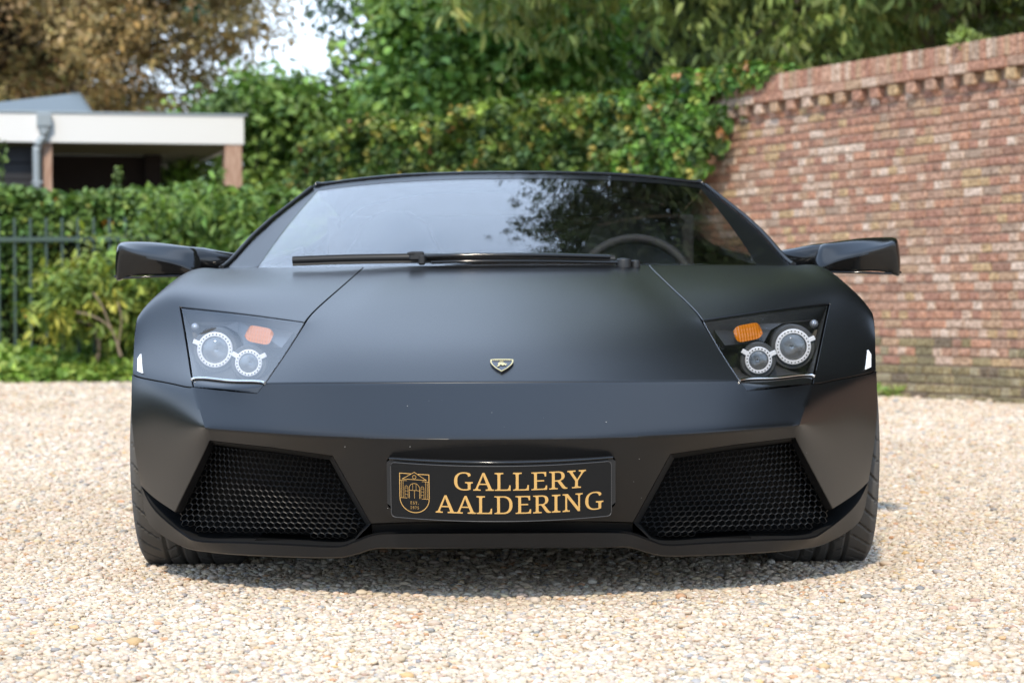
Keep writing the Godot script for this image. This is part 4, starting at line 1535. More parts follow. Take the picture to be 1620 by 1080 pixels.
func build_headlight(skin: FineSkin, side: int) -> void:
	var sx := 1.0 if side == 0 else -1.0
	var root := holder("headlight", car)
	var cover := skin.panel([gi("lamp") + side], 0.0035, 0.006, 0.001)
	part("lamp_cover", cover, M.lamp_cover, root)
	var strip := skin.panel([gi("strip") + side], 0.0025, 0.01, 0.001)
	part("lower_strip", strip, M.gloss_black, root)
	# the tub behind the cover: walls and floor
	var tub := skin.panel([gi("lamp") + side], 0.0045, 0.12, 0.004)
	var floor_ := skin.panel([gi("lamp") + side], 0.0045, 0.0, 0.105)
	var walls := MB.new()
	var keep := tub.idx.size()
	var nquads := 0
	for i in skin.c.f.size():
		if skin.c.g[i] == gi("lamp") + side:
			nquads += 1
	walls.v = tub.v
	walls.n = tub.n
	walls.c = tub.c
	walls.uv = tub.uv
	walls.idx = tub.idx.slice(nquads * 6, keep)
	walls.add(floor_)
	part("housing", walls, M.lamp_inner, root)
	# the step of the housing that carries the turn signal: the upper inner half, closer to the cover
	var shelf := MB.new()
	var edge := [Vector3(0.5293, 0.6404, -0.75), Vector3(0.5579, 0.5859, -0.6), Vector3(0.6667, 0.5921, -0.71), Vector3(0.6901, 0.6222, -0.775), Vector3(0.7224, 0.6384, -0.8), Vector3(0.7869, 0.6428, -0.87), Vector3(0.8399, 0.6507, -0.945), Vector3(0.8509, 0.6658, -0.965), Vector3(0.6896, 0.6532, -0.8)]
	var sp := PackedVector3Array()
	for q in edge:
		sp.append(mir(q, sx))
	if sx < 0:
		sp.reverse()
	shelf.poly(sp)
	var drop := Vector3(0, -0.012, -0.07)
	for k in sp.size():
		shelf.quad(sp[k] + drop, sp[(k + 1) % sp.size()] + drop, sp[(k + 1) % sp.size()], sp[k])
	part("inner_panel", shelf, M.lamp_panel, root)
	# bright line along the lower edge of the cover
	var pl := skin.line(2 + side)
	var lift := PackedVector3Array()
	for q in pl:
		lift.append(q + Vector3(0, 0.001, 0.004))
	var cb := MB.new()
	cb.tube(lift, PackedFloat32Array([0.0035]), 8)
	part("bright_strip", cb, M.chrome, root)
	# bright thread along the whole cover
	lamp_ring(root, mir(Vector3(0.7442, 0.5788, -0.735), sx), 0.0462, 0.0345, 28, sx)
	lamp_ring(root, mir(Vector3(0.6453, 0.547, -0.63), sx), 0.0345, 0.0245, 22, sx)
	# turn signal: a ribbed amber lozenge
	var at := mir(Vector3(0.6224, 0.6176, -0.672), sx)
	var amb := MB.new()
	var rows := []
	for j in 9:
		var row := PackedVector3Array()
		for i in 41:
			var u := i / 40.0 * 2 - 1
			var w := j / 8.0 * 2 - 1
			var half := 0.0205 * (1.0 - pow(absf(u), 6.0) * 0.6)
			var rib := 0.0011 * cos(i * PI * 0.5) + 0.0006 * cos(j * PI)
			row.append(at + Vector3(u * 0.0385, w * half + 0.006 * u * sx, 0.009 * (1 - w * w) * (1 - u * u * u * u) + rib - u * sx * 0.045 - w * 0.035))
		rows.append(row)
	for j in 8:
		for i in 40:
			amb.quad(rows[j][i], rows[j][i + 1], rows[j + 1][i + 1], rows[j + 1][i])
	part("turn_signal", amb, M.amber, root)
	# small bulb in its cup by the outer corner
	var bulb := MB.new()
	var bp := mir(Vector3(0.8122, 0.6363, -0.86), sx)
	var prof := PackedVector2Array()
	for k in 9:
		var w := PI * 0.5 * k / 8.0
		prof.append(Vector2(cos(w) * 0.0115 + 0.0001, sin(w) * 0.0115))
	bulb.lathe(prof, 16, Transform3D(Basis(Vector3.RIGHT, PI / 2), bp))
	part("side_bulb", bulb, M.bulb_glass, root)
	# white side reflector on the fender edge
	var rf := MB.new()
	var corner := []
	for q in [Vector2(0.920, 0.522), Vector2(0.937, 0.527), Vector2(0.946, 0.558), Vector2(0.941, 0.569)]:
		var p := skin.face_on(q.x * sx, q.y)
		if p.z < -1.0:
			p.z = -0.74
		corner.append(p + Vector3(sx * 0.002, 0, 0.006))
	var r0: Vector3 = corner[0]
	var r1: Vector3 = corner[1]
	var r2: Vector3 = corner[2]
	var r3: Vector3 = corner[3]
	var back := Vector3(-sx * 0.01, 0, -0.02)
	for q in [[r0, r1, r2, r3]]:
		if sx > 0:
			rf.quad(q[0], q[1], q[2], q[3])
		else:
			rf.quad(q[3], q[2], q[1], q[0])
		for k in 4:
			var m0: Vector3 = q[k]
			var m1: Vector3 = q[(k + 1) % 4]
			rf.quad(m0, m0 + back, m1 + back, m1)
	part("side_reflector", rf, M.reflector_white, car)


func mir(p: Vector3, sx: float) -> Vector3:
	return Vector3(p.x * sx, p.y, p.z)


func lamp_ring(root: Node3D, at: Vector3, r: float, hole: float, dots: int, sx: float) -> void:
	var t := Transform3D(Basis(Vector3.RIGHT, PI / 2), at)
	var ring := MB.new()
	ring.lathe(PackedVector2Array([Vector2(r, -0.02), Vector2(r, -0.001), Vector2(r - 0.002, 0.0015), Vector2(hole + 0.0015, 0.0015), Vector2(hole, 0.0), Vector2(hole, -0.008)]), 48, t, false)
	# two lugs with screws
	for w in ([2.6, 0.45] if r < 0.04 else [2.75 if sx < 0 else 0.4]):
		var d := Vector3(cos(w), sin(w), 0)
		ring.cbox(at + d * (r + 0.006) + Vector3(0, 0, -0.004), Vector3(0.017, 0.012, 0.006), 0.001, Basis(Vector3.BACK, w))
	var o := part("lamp_ring", ring, M.silver_ring, root)
	var pits := MB.new()
	var mid := (r + hole) * 0.5
	for k in dots:
		var w := TAU * (k + 0.5) / dots
		var c := at + Vector3(cos(w) * mid, sin(w) * mid, 0.0019)
		var p := PackedVector3Array()
		for q in 8:
			p.append(c + Vector3(cos(TAU * q / 8), sin(TAU * q / 8), 0) * 0.0019)
		pits.poly(p)
	part("ring_hole", pits, M.void_black, root).set_meta("kind", "stuff")
	var barrel := MB.new()
	barrel.lathe(PackedVector2Array([Vector2(r + 0.013, -0.10), Vector2(r + 0.012, -0.012), Vector2(r + 0.009, -0.008), Vector2(r - 0.001, -0.008)]), 40, t, false)
	barrel.lathe(PackedVector2Array([Vector2(hole, -0.002), Vector2(hole - 0.002, -0.03)]), 40, t, false)
	part("lamp_barrel", barrel, M.lamp_inner, root)
	var lens := MB.new()
	var prof := PackedVector2Array([Vector2(hole - 0.0005, -0.006)])
	for k in range(0, 11):
		var w := PI * 0.5 * k / 10.0
		prof.append(Vector2(cos(w) * (hole - 0.001) + 0.0002, -0.004 + sin(w) * hole * 0.42))
	lens.lathe(prof, 40, t)
	part("projector_lens", lens, M.lamp_lens, root)
	var bowl := MB.new()
	var bp := PackedVector2Array()
	for k in 9:
		var q := k / 8.0
		bp.append(Vector2(lerpf(hole - 0.001, 0.002, pow(q, 0.8)), -0.010 - hole * 0.95 * sin(q * PI / 2)))
	bowl.lathe(bp, 40, t)
	part("reflector_bowl", bowl, M.bowl, root)


func build_lip() -> void:
	var top := PackedVector3Array([Vector3(0.9254, 0.2346, -0.665), Vector3(0.9002, 0.196, -0.625), Vector3(0.862, 0.164, -0.57), Vector3(0.7953, 0.1277, -0.485), Vector3(0.7478, 0.1143, -0.43), Vector3(0.6304, 0.1194, -0.33), Vector3(0.4939, 0.1217, -0.245), Vector3(0.3891, 0.1217, -0.2), Vector3(0.3495, 0.1336, -0.185), Vector3(0.2952, 0.1532, -0.165), Vector3(0.2204, 0.1585, -0.14), Vector3(0.1097, 0.1611, -0.113), Vector3(0, 0.1618, -0.105)])
	var bot := PackedVector3Array([Vector3(0.9273, 0.2264, -0.667), Vector3(0.9111, 0.1608, -0.645), Vector3(0.879, 0.1265, -0.6), Vector3(0.798, 0.0961, -0.505), Vector3(0.7262, 0.0911, -0.43), Vector3(0.6309, 0.0931, -0.335), Vector3(0.4944, 0.0958, -0.25), Vector3(0.3894, 0.0989, -0.205), Vector3(0.3439, 0.1079, -0.19), Vector3(0.2954, 0.1232, -0.17), Vector3(0.2206, 0.1257, -0.145), Vector3(0.1098, 0.1284, -0.118), Vector3(0, 0.1292, -0.11)])
	var b := MB.new()
	var full := func(p: PackedVector3Array) -> PackedVector3Array:
		var s := spline(p, 5)
		var m := mirrored(s)
		s.reverse()
		s.resize(s.size() - 0)
		var out := m.duplicate()
		for i in range(1, s.size()):
			out.append(s[i])
		return out
	var t: PackedVector3Array = full.call(top)
	var u: PackedVector3Array = full.call(bot)
	var shift := func(p: PackedVector3Array, y: float, z: float, inx: float) -> PackedVector3Array:
		var out := PackedVector3Array()
		for q in p:
			var k := clampf((0.66 + q.z) / 0.2, 0.15, 1.0)
			out.append(q + Vector3(-signf(q.x) * inx * smoothstep(0.6, 0.95, absf(q.x)), y * k, z * k))
		return out
	var t1: PackedVector3Array = shift.call(t, 0.004, -0.006, 0.004)
	var back: PackedVector3Array = shift.call(t, 0.004, -0.16, 0.12)
	var u1: PackedVector3Array = shift.call(u, -0.003, -0.006, 0.003)
	var under: PackedVector3Array = shift.call(u, 0.004, -0.30, 0.12)
	b.grid([under, u1])
	b.grid([u1, u])
	b.grid([u, t])
	b.grid([t, t1])
	part("front_lip", b, M.paint, car)
	var sh := MB.new()
	sh.grid([t1, back])
	part("lip_shelf", sh, M.black_plastic, car)
	# recess under the plate
	var lp := MB.new()
	var r0 := PackedVector3Array([mir(Vector3(0.3067, 0.1802, -0.16), -1.0), mir(Vector3(0.1902, 0.1872, -0.115), -1.0), Vector3(0, 0.1885, -0.1), Vector3(0.1902, 0.1872, -0.115), Vector3(0.3067, 0.1802, -0.16)])
	var r1 := PackedVector3Array()
	var r2 := PackedVector3Array()
	for q in r0:
		r1.append(q + Vector3(0, -0.004, -0.03))
		r2.append(q + Vector3(0, -0.04, -0.06))
	lp.grid([r1, r0])
	lp.grid([r2, r1])
	part("lower_recess", lp, M.black_plastic, car)


func build_intakes() -> void:
	for sx in [1.0, -1.0]:
		var loop := PackedVector3Array([Vector3(0.8128, 0.183, -0.476), Vector3(0.6989, 0.3697, -0.281), Vector3(0.5456, 0.3583, -0.191), Vector3(0.3928, 0.3416, -0.126), Vector3(0.307, 0.1797, -0.166), Vector3(0.3534, 0.1321, -0.2)])
		var inner := PackedVector3Array([Vector3(0.7895, 0.1696, -0.56), Vector3(0.7017, 0.3536, -0.38), Vector3(0.5521, 0.3421, -0.29), Vector3(0.4061, 0.3275, -0.21), Vector3(0.3251, 0.1707, -0.25), Vector3(0.3657, 0.1224, -0.3)])
		var L := PackedVector3Array()
		var I := PackedVector3Array()
		var J := PackedVector3Array()
		for k in loop.size():
			L.append(mir(loop[k], sx))
			I.append(mir(inner[k], sx))
			J.append(mir(inner[k] + Vector3(0, 0, -0.10), sx))
		if sx > 0:
			L.reverse()
			I.reverse()
			J.reverse()
		var b := MB.new()
		for k in L.size() - 1:
			b.quad(L[k], L[k + 1], I[k + 1], I[k])
			b.quad(I[k], I[k + 1], J[k + 1], J[k])
		var back := J.duplicate()
		back.append(mir(Vector3(0.8026, 0.1081, -0.66), sx))
		back.reverse()
		b.poly(back)
		var g := holder("air_intake", car)
		part("intake_surround", b, M.black_plastic, g)
		# honeycomb
		var q00 := mir(Vector3(0.824, 0.1246, -0.535), sx)
		var q01 := mir(Vector3(0.6993, 0.3547, -0.36), sx)
		var q11 := mir(Vector3(0.408, 0.3316, -0.215), sx)
		var q10 := mir(Vector3(0.3173, 0.1457, -0.245), sx)
		var ends := [Vector3(0.8139, 0.1596, -0.53), Vector3(0.7005, 0.3541, -0.37), Vector3(0.4098, 0.3269, -0.22), Vector3(0.3236, 0.1707, -0.25), Vector3(0.3782, 0.1413, -0.26), Vector3(0.7532, 0.1332, -0.46)]
		var poly := PackedVector2Array()
		for q in ends:
			poly.append(Vector2(q.x * sx, q.y))
		var hx := MB.new()
		var pitch := 0.0172
		var rad := pitch / sqrt(3.0)
		var wide := 0.47
		var tall := 0.235
		var nrow := int(tall / (rad * 1.5)) + 2
		var ncol := int(wide / pitch) + 2
		for j in nrow:
			for i in ncol:
				var cx := (i + (0.5 if j % 2 else 0.0)) * pitch
				var cy := j * rad * 1.5
				var mid := warp(q00, q10, q11, q01, cx / wide, cy / tall)
				if not Geometry2D.is_point_in_polygon(Vector2(mid.x, mid.y), poly):
					continue
				var o := []
				var n := []
				var n2 := []
				for k in 6:
					var w := TAU * (k + 0.5) / 6
					var po := warp(q00, q10, q11, q01, (cx + cos(w) * rad) / wide, (cy + sin(w) * rad) / tall)
					var pi_ := warp(q00, q10, q11, q01, (cx + cos(w) * rad * 0.85) / wide, (cy + sin(w) * rad * 0.85) / tall)
					o.append(po)
					n.append(pi_ + Vector3(0, 0, 0.0012))
					n2.append(pi_ + Vector3(0, 0, -0.010))
				for k in 6:
					var k1 := (k + 1) % 6
					if sx < 0:
						hx.quad(o[k], o[k1], n[k1], n[k])
						hx.quad(n[k], n[k1], n2[k1], n2[k])
					else:
						hx.quad(o[k1], o[k], n[k], n[k1])
						hx.quad(n[k1], n[k], n2[k], n2[k1])
		part("honeycomb_grille", hx, M.grille_black, g)


func warp(a: Vector3, b: Vector3, c: Vector3, d: Vector3, u: float, v: float) -> Vector3:
	var p := a.lerp(b, u).lerp(d.lerp(c, u), v)
	return p + Vector3(0, 0, 0.018 * 4.0 * u * (1.0 - u))


# a point of the number plate: u to the right and w up from its middle, out: in front of its face
func on_plate(u: float, w: float, out := 0.0) -> Vector3:
	return Vector3(u, 0.2625 + w + u * u * 0.11, 0.004 - u * u * 0.95 + w * 0.16 + out)


func plate_slab(b: MB, u0: float, u1: float, w0: float, w1: float, r: float, front: float, back: float) -> void:
	# rounded rectangle bent to the bumper
	var outline := PackedVector2Array()
	for q in [[u1 - r, w1 - r, 0.0], [u0 + r, w1 - r, 1.0], [u0 + r, w0 + r, 2.0], [u1 - r, w0 + r, 3.0]]:
		for k in 5:
			var w: float = PI / 2 * (q[2] + k / 4.0)
			outline.append(Vector2(q[0] + cos(w) * r, q[1] + sin(w) * r))
	var rows := []
	for j in [0, 1]:
		var row := PackedVector3Array()
		for i in 33:
			var u := u0 + (u1 - u0) * i / 32.0
			var ins := 0.0
			var e := minf(u - u0, u1 - u)
			if e < r:
				ins = r - sqrt(maxf(r * r - (r - e) * (r - e), 0.0))
			row.append(on_plate(u, (w0 + ins) if j == 0 else (w1 - ins), front))
		rows.append(row)
	b.grid(rows)
	var n := outline.size()
	for i in n:
		var p := outline[i]
		var q := outline[(i + 1) % n]
		var seg := 1 if p.distance_to(q) < 0.1 else 16
		for s in seg:
			var a := p.lerp(q, float(s) / seg)
			var d := p.lerp(q, float(s + 1) / seg)
			b.quad(on_plate(a.x, a.y, front), on_plate(a.x, a.y, back), on_plate(d.x, d.y, back), on_plate(d.x, d.y, front))


func bent_text(txt: String, at: Vector2, cap: float, width: float, out: float) -> ArrayMesh:
	var f := SystemFont.new()
	f.font_names = PackedStringArray(["Droid Serif"])
	f.font_weight = 400
	var tm := TextMesh.new()
	tm.text = txt
	tm.font = f
	tm.font_size = 64
	tm.pixel_size = 0.001
	tm.depth = 0.0
	tm.curve_step = 1.0
	var a := tm.get_mesh_arrays()
	var v: PackedVector3Array = a[Mesh.ARRAY_VERTEX]
	var lo := v[0]
	var hi := v[0]
	for p in v:
		lo = lo.min(p)
		hi = hi.max(p)
	var nrm := PackedVector3Array()
	for i in v.size():
		var u := at.x + ((v[i].x - lo.x) / (hi.x - lo.x) - 0.5) * width
		var w := at.y + ((v[i].y - lo.y) / (hi.y - lo.y) - 0.5) * cap
		v[i] = on_plate(u, w, out)
		nrm.append(Vector3(1.9 * u, -0.16, 1).normalized())
	var am := ArrayMesh.new()
	var o := []
	o.resize(Mesh.ARRAY_MAX)
	o[Mesh.ARRAY_VERTEX] = v
	o[Mesh.ARRAY_NORMAL] = nrm
	o[Mesh.ARRAY_INDEX] = a[Mesh.ARRAY_INDEX]
	am.add_surface_from_arrays(Mesh.PRIMITIVE_TRIANGLES, o)
	am.surface_set_material(0, M.gold_print)
	return am


# thin printed strokes along a 2D path on the plate
func stroke(b: MB, pts: PackedVector2Array, width: float, out := 0.0008) -> void:
	for i in pts.size() - 1:
		var a := pts[i]
		var d := pts[i + 1]
		var t := (d - a).normalized() * width * 0.5
		var s := Vector2(-t.y, t.x)
		a -= t
		d += t
		b.quad(on_plate(a.x - s.x, a.y - s.y, out), on_plate(d.x - s.x, d.y - s.y, out), on_plate(d.x + s.x, d.y + s.y, out), on_plate(a.x + s.x, a.y + s.y, out))


func arc(c: Vector2, r: Vector2, w0: float, w1: float, n: int) -> PackedVector2Array:
	var o := PackedVector2Array()
	for i in n + 1:
		var w := lerpf(w0, w1, float(i) / n)
		o.append(c + Vector2(cos(w) * r.x, sin(w) * r.y))
	return o


func build_plate() -> void:
	var root := holder("number_plate", car)
	var hold := MB.new()
	plate_slab(hold, -0.262, 0.262, -0.046, 0.074, 0.012, 0.004, -0.06)
	var ho := part("plate_holder", hold, M.black_plastic, root)
	var lipb := MB.new()
	var edge := PackedVector3Array()
	for i in 33:
		var u := -0.255 + 0.51 * i / 32.0
		edge.append(on_plate(u, 0.071, 0.006))
	lipb.tube(edge, PackedFloat32Array([0.0035]), 6)
	part("holder_rim", lipb, M.gloss_black, ho)
	var pl := MB.new()
	plate_slab(pl, -0.253, 0.253, -0.064, 0.064, 0.010, 0.012, 0.008)
	part("plate", pl, M.plate_black, root)
	var pe := MB.new()
	var ring := PackedVector3Array()
	for q in [[0.243, 0.054, 0.0], [-0.243, 0.054, 1.0], [-0.243, -0.054, 2.0], [0.243, -0.054, 3.0]]:
		for i in 5:
			var w: float = PI / 2 * (q[2] + i / 4.0)
			ring.append(on_plate(q[0] + cos(w) * 0.0092, q[1] + sin(w) * 0.0092, 0.0118))
		if q[2] == 0.0 or q[2] == 2.0:
			for i in range(1, 16):
				var x: float = q[0] * (1.0 - i / 8.0)
				ring.append(on_plate(x, q[1] + signf(q[1]) * 0.0092, 0.0118))
	ring.append(ring[0])
	pe.tube(ring, PackedFloat32Array([0.0011]), 6, false)
	part("plate_rim", pe, M.plate_edge, root)
	var k := 0.00146   # metres per pixel of the plate in a straight view
	put_mesh("lettering", bent_text("GALLERY", Vector2(30 * k, 19.5 * k), 28.5 * k, 205 * k, 0.0128), root)
	put_mesh("lettering", bent_text("AALDERING", Vector2(29 * k, -17 * k), 28.5 * k, 262 * k, 0.0128), root)
	# crest: shield with a gabled facade of three arches
	var c := MB.new()
	var ox := -0.1975
	var s := 0.001
	var P := func(x: float, y: float) -> Vector2: return Vector2(ox + x * s, y * s)
	var wl := 0.0016
	var sh := PackedVector2Array([P.call(-9.0, 40.0), P.call(-34.0, 40.0), P.call(-34.0, -16.0)])
	sh.append_array(arc(P.call(0, -16.0), Vector2(0.034, 0.033), PI, TAU, 20))
	sh.append_array(PackedVector2Array([P.call(34.0, 40.0), P.call(9.0, 40.0)]))
	stroke(c, sh, wl, 0.0128)
	stroke(c, PackedVector2Array([P.call(-28.0, 27.0), P.call(0.0, 44.0), P.call(28.0, 27.0), P.call(-28.0, 27.0)]), 0.0011, 0.0128)
	stroke(c, arc(P.call(0, 33.0), Vector2(0.0040, 0.0040), 0, TAU, 14), 0.0009, 0.0129)
	stroke(c, PackedVector2Array([P.call(-34.0, 23.5), P.call(34.0, 23.5)]), 0.0009, 0.0128)
	stroke(c, PackedVector2Array([P.call(-34.0, -16.5), P.call(34.0, -16.5)]), 0.0009, 0.0128)
	for x in [-30.0, -26.0, 26.0, 30.0]:
		stroke(c, PackedVector2Array([P.call(x, 23.0), P.call(x, -16.0)]), 0.0007, 0.0128)
	stroke(c, PackedVector2Array([P.call(-12.0, -16.0), P.call(-12.0, 6.0)]), 0.0009, 0.0128)
	stroke(c, PackedVector2Array([P.call(12.0, -16.0), P.call(12.0, 6.0)]), 0.0009, 0.0128)
	stroke(c, arc(P.call(0, 6.0), Vector2(0.012, 0.0125), 0, PI, 16), 0.0009, 0.0128)
	for x in [-4.0, 4.0]:
		stroke(c, PackedVector2Array([P.call(x, 2.0), P.call(x, 17.0)]), 0.0006, 0.0128)
	stroke(c, PackedVector2Array([P.call(0.0, -16.0), P.call(0.0, 2.0)]), 0.0007, 0.0128)
	stroke(c, PackedVector2Array([P.call(-12.0, 2.0), P.call(12.0, 2.0)]), 0.0008, 0.0128)
	for x in [-18.5, 18.5]:
		stroke(c, PackedVector2Array([P.call(x - 3.5, -16.0), P.call(x - 3.5, 8.0)]), 0.0007, 0.0128)
		stroke(c, PackedVector2Array([P.call(x + 3.5, -16.0), P.call(x + 3.5, 8.0)]), 0.0007, 0.0128)
		stroke(c, arc(P.call(x, 8.0), Vector2(0.0035, 0.004), 0, PI, 10), 0.0007, 0.0128)
		for y in [-8.0, 0.0, 7.0]:
			stroke(c, PackedVector2Array([P.call(x - 3.5, y), P.call(x + 3.5, y)]), 0.0006, 0.0128)
	part("crest", c, M.gold_print, root)
	put_mesh("lettering", bent_text("E S T .", Vector2(ox, -0.0265), 0.0065, 0.019, 0.0128), root)
	put_mesh("lettering", bent_text("1 9 7 5", Vector2(ox, -0.0375), 0.0065, 0.019, 0.0128), root)


# a scatter of tiny stone chips and dust on the front
func build_chips(skin: FineSkin) -> void:
	var r := RandomNumberGenerator.new()
	r.seed = 21
	var b := MB.new()
	for i in 34:
		var p := skin.face_on(r.randf_range(-0.78, 0.78), r.randf_range(0.20, 0.47))
		if p.z < -1.0:
			continue
		var s := 0.0005 * exp(r.randfn() * 0.4)
		b.cbox(p + Vector3(0, 0, 0.0004), Vector3(s * 2, s * 1.6, 0.0008), 0.0002)
	part("stone_chips", b, M.chip, car).set_meta("kind", "stuff")


func build_emblem(skin: FineSkin) -> void:
	var hit := skin.drop(0.0, -0.288)
	var n: Vector3 = hit[1]
	var up := (Vector3.UP - n * n.y).normalized()
	var right := up.cross(n)
	var at: Vector3 = hit[0]
	var root := holder("emblem", car)
	var shield := PackedVector2Array([Vector2(-0.030, 0.033), Vector2(-0.018, 0.0355), Vector2(0, 0.036), Vector2(0.018, 0.0355), Vector2(0.030, 0.033), Vector2(0.0305, 0.018), Vector2(0.026, 0.002), Vector2(0.015, -0.020), Vector2(0, -0.039), Vector2(-0.015, -0.020), Vector2(-0.026, 0.002), Vector2(-0.0305, 0.018)])
	var L := func(p: Vector2, h: float) -> Vector3: return at + right * p.x * 0.87 + up * p.y + n * h
	var base := MB.new()
	var rim := MB.new()
	var m := shield.size()
	var face := PackedVector3Array()
	for i in range(m - 1, -1, -1):
		face.append(L.call(shield[i] * 1.0, 0.004))
	base.poly(face)
	for i in m:
		var a := shield[i] * 1.05
		var b := shield[(i + 1) % m] * 1.05
		base.quad(L.call(a, 0.004), L.call(b, 0.004), L.call(b, -0.002), L.call(a, -0.002))
		var d := shield[i] * 0.91
		var e := shield[(i + 1) % m] * 0.91
		rim.quad(L.call(b, 0.0052), L.call(a, 0.0052), L.call(d, 0.0052), L.call(e, 0.0052))
		rim.quad(L.call(a, 0.0052), L.call(b, 0.0052), L.call(b, 0.003), L.call(a, 0.003))
	part("shield", base, M.emblem_black, root)
	part("shield_rim", rim, M.gold_metal, root)
	# charging bull, head to the right
	var bull := PackedVector2Array([Vector2(-0.014, -0.010), Vector2(-0.0105, -0.006), Vector2(-0.0095, 0.002), Vector2(-0.011, 0.010), Vector2(-0.006, 0.0155), Vector2(0.000, 0.0165), Vector2(0.005, 0.0135), Vector2(0.009, 0.008), Vector2(0.015, 0.0055), Vector2(0.0145, 0.0025), Vector2(0.011, 0.001), Vector2(0.013, -0.006), Vector2(0.011, -0.0065), Vector2(0.008, -0.001), Vector2(0.004, -0.003), Vector2(0.005, -0.007), Vector2(0.0025, -0.007), Vector2(0.000, -0.002), Vector2(-0.004, -0.001), Vector2(-0.006, -0.008), Vector2(-0.011, -0.0125)])
	var bb := MB.new()
	var tris := Geometry2D.triangulate_polygon(bull)
	for i in range(0, tris.size(), 3):
		var a := bull[tris[i]]
		var b := bull[tris[i + 1]]
		var d := bull[tris[i + 2]]
		if (b - a).cross(d - a) < 0:
			var x := b
			b = d
			d = x
		bb.tri(L.call(a, 0.0058), L.call(b, 0.0058), L.call(d, 0.0058))
	var tail := PackedVector3Array([L.call(Vector2(-0.006, 0.0145), 0.0058), L.call(Vector2(-0.004, 0.021), 0.0058), L.call(Vector2(0.001, 0.0205), 0.0058), L.call(Vector2(0.004, 0.022), 0.0058)])
	bb.tube(tail, PackedFloat32Array([0.0008]), 5)
	part("bull", bb, M.gold_metal, root)
	var f := SystemFont.new()
	f.font_names = PackedStringArray(["Droid Sans"])
	f.font_weight = 700
	var tm := TextMesh.new()
	tm.text = "LAMBORGHINI"
	tm.font = f
	tm.font_size = 32
	tm.pixel_size = 0.00018
	tm.depth = 0.0008
	tm.material = M.gold_metal
	var tx := put_mesh("lettering", tm, root)
	tx.transform = Transform3D(Basis(right, up, n), at + up * 0.0275 + n * 0.0056)


func build_mirrors() -> void:
	for sx in [1.0, -1.0]:
		var root := holder("door_mirror", car)
		# shell: sections from the arm outwards (centre, half height, half depth)
		var cage := Cage.new()
		var secs := [
			[Vector3(0.9409, 0.8553, -1.88), Vector3(0.9345, 0.8026, -1.83), Vector3(0.9371, 0.7933, -1.85), 0.06],
			[Vector3(0.9896, 0.8743, -1.87), Vector3(0.9802, 0.8173, -1.8), Vector3(0.9829, 0.7872, -1.82), 0.09],
			[Vector3(1.075, 0.8875, -1.86), Vector3(1.061, 0.8395, -1.77), Vector3(1.066, 0.785, -1.8), 0.12],
			[Vector3(1.15, 0.8901, -1.85), Vector3(1.143, 0.8604, -1.77), Vector3(1.15, 0.7812, -1.8), 0.12],
			[Vector3(1.182, 0.8817, -1.86), Vector3(1.178, 0.8649, -1.8), Vector3(1.187, 0.7852, -1.82), 0.10],
		]
		for q in secs:
			var t: Vector3 = q[0]
			var m: Vector3 = q[1]
			var b: Vector3 = q[2]
			var d: float = q[3]
			for p in [t + Vector3(0, -0.003, -d), t, m, b, b + Vector3(0, 0.012, -d)]:
				cage.v.append(mir(p, sx))
		var add_face := func(q: Array) -> void:
			var f := PackedInt32Array(q)
			if sx < 0:
				f.reverse()
			cage.f.append(f)
			cage.g.append(0)
		for k in secs.size() - 1:
			for e in 5:
				var a := k * 5 + e
				var b := k * 5 + (e + 1) % 5
				add_face.call([a, b, b + 5, a + 5])
			for e in [[0, 2.0], [1, 1.0], [2, 1.6], [3, 2.4], [4, 2.0]]:
				cage.cr[Cage.key(k * 5 + e[0], k * 5 + 5 + e[0])] = e[1]
		add_face.call([4, 3, 2, 1, 0])
		var z := (secs.size() - 1) * 5
		add_face.call([z, z + 1, z + 2, z + 3, z + 4])
		cage.fit(4)
		var sk := FineSkin.new(cage.refined(3))
		part("mirror_shell", sk.panel([0], 0.0, 0.0), M.mirror_black, root)
		# lower lip of the shell
		var lp := MB.new()
		var path := PackedVector3Array()
		for q in secs:
			path.append(mir(q[2] + Vector3(0, -0.002, 0.001), sx))
		lp.tube(spline(path, 4), PackedFloat32Array([0.0035]), 8)
		part("shell_lip", lp, M.mirror_black, root)
		# arm to the door
		var arm := MB.new()
		var rows := []
		var tops := [Vector3(0.8289, 0.8537, -1.98), Vector3(0.8779, 0.8616, -1.9), Vector3(0.932, 0.8724, -1.87), Vector3(0.9992, 0.8782, -1.87)]
		var bots := [Vector3(0.82, 0.7883, -1.9), Vector3(0.8755, 0.7918, -1.88), Vector3(0.9307, 0.7954, -1.86), Vector3(0.9979, 0.7915, -1.86)]
		for k in 4:
			var t: Vector3 = tops[k]
			var b: Vector3 = bots[k]
			var row := PackedVector3Array()
			for w in 14:
				var an := TAU * w / 14
				var mid := (t + b) * 0.5
				var hy := (t.y - b.y) * 0.5
				row.append(mir(mid + Vector3(0, sin(an) * hy, -0.05 + cos(an) * 0.05), sx))
			rows.append(row)
		if sx < 0:
			rows.reverse()
		arm.grid(rows, true, false)
		part("mirror_arm", arm, M.mirror_black, root)


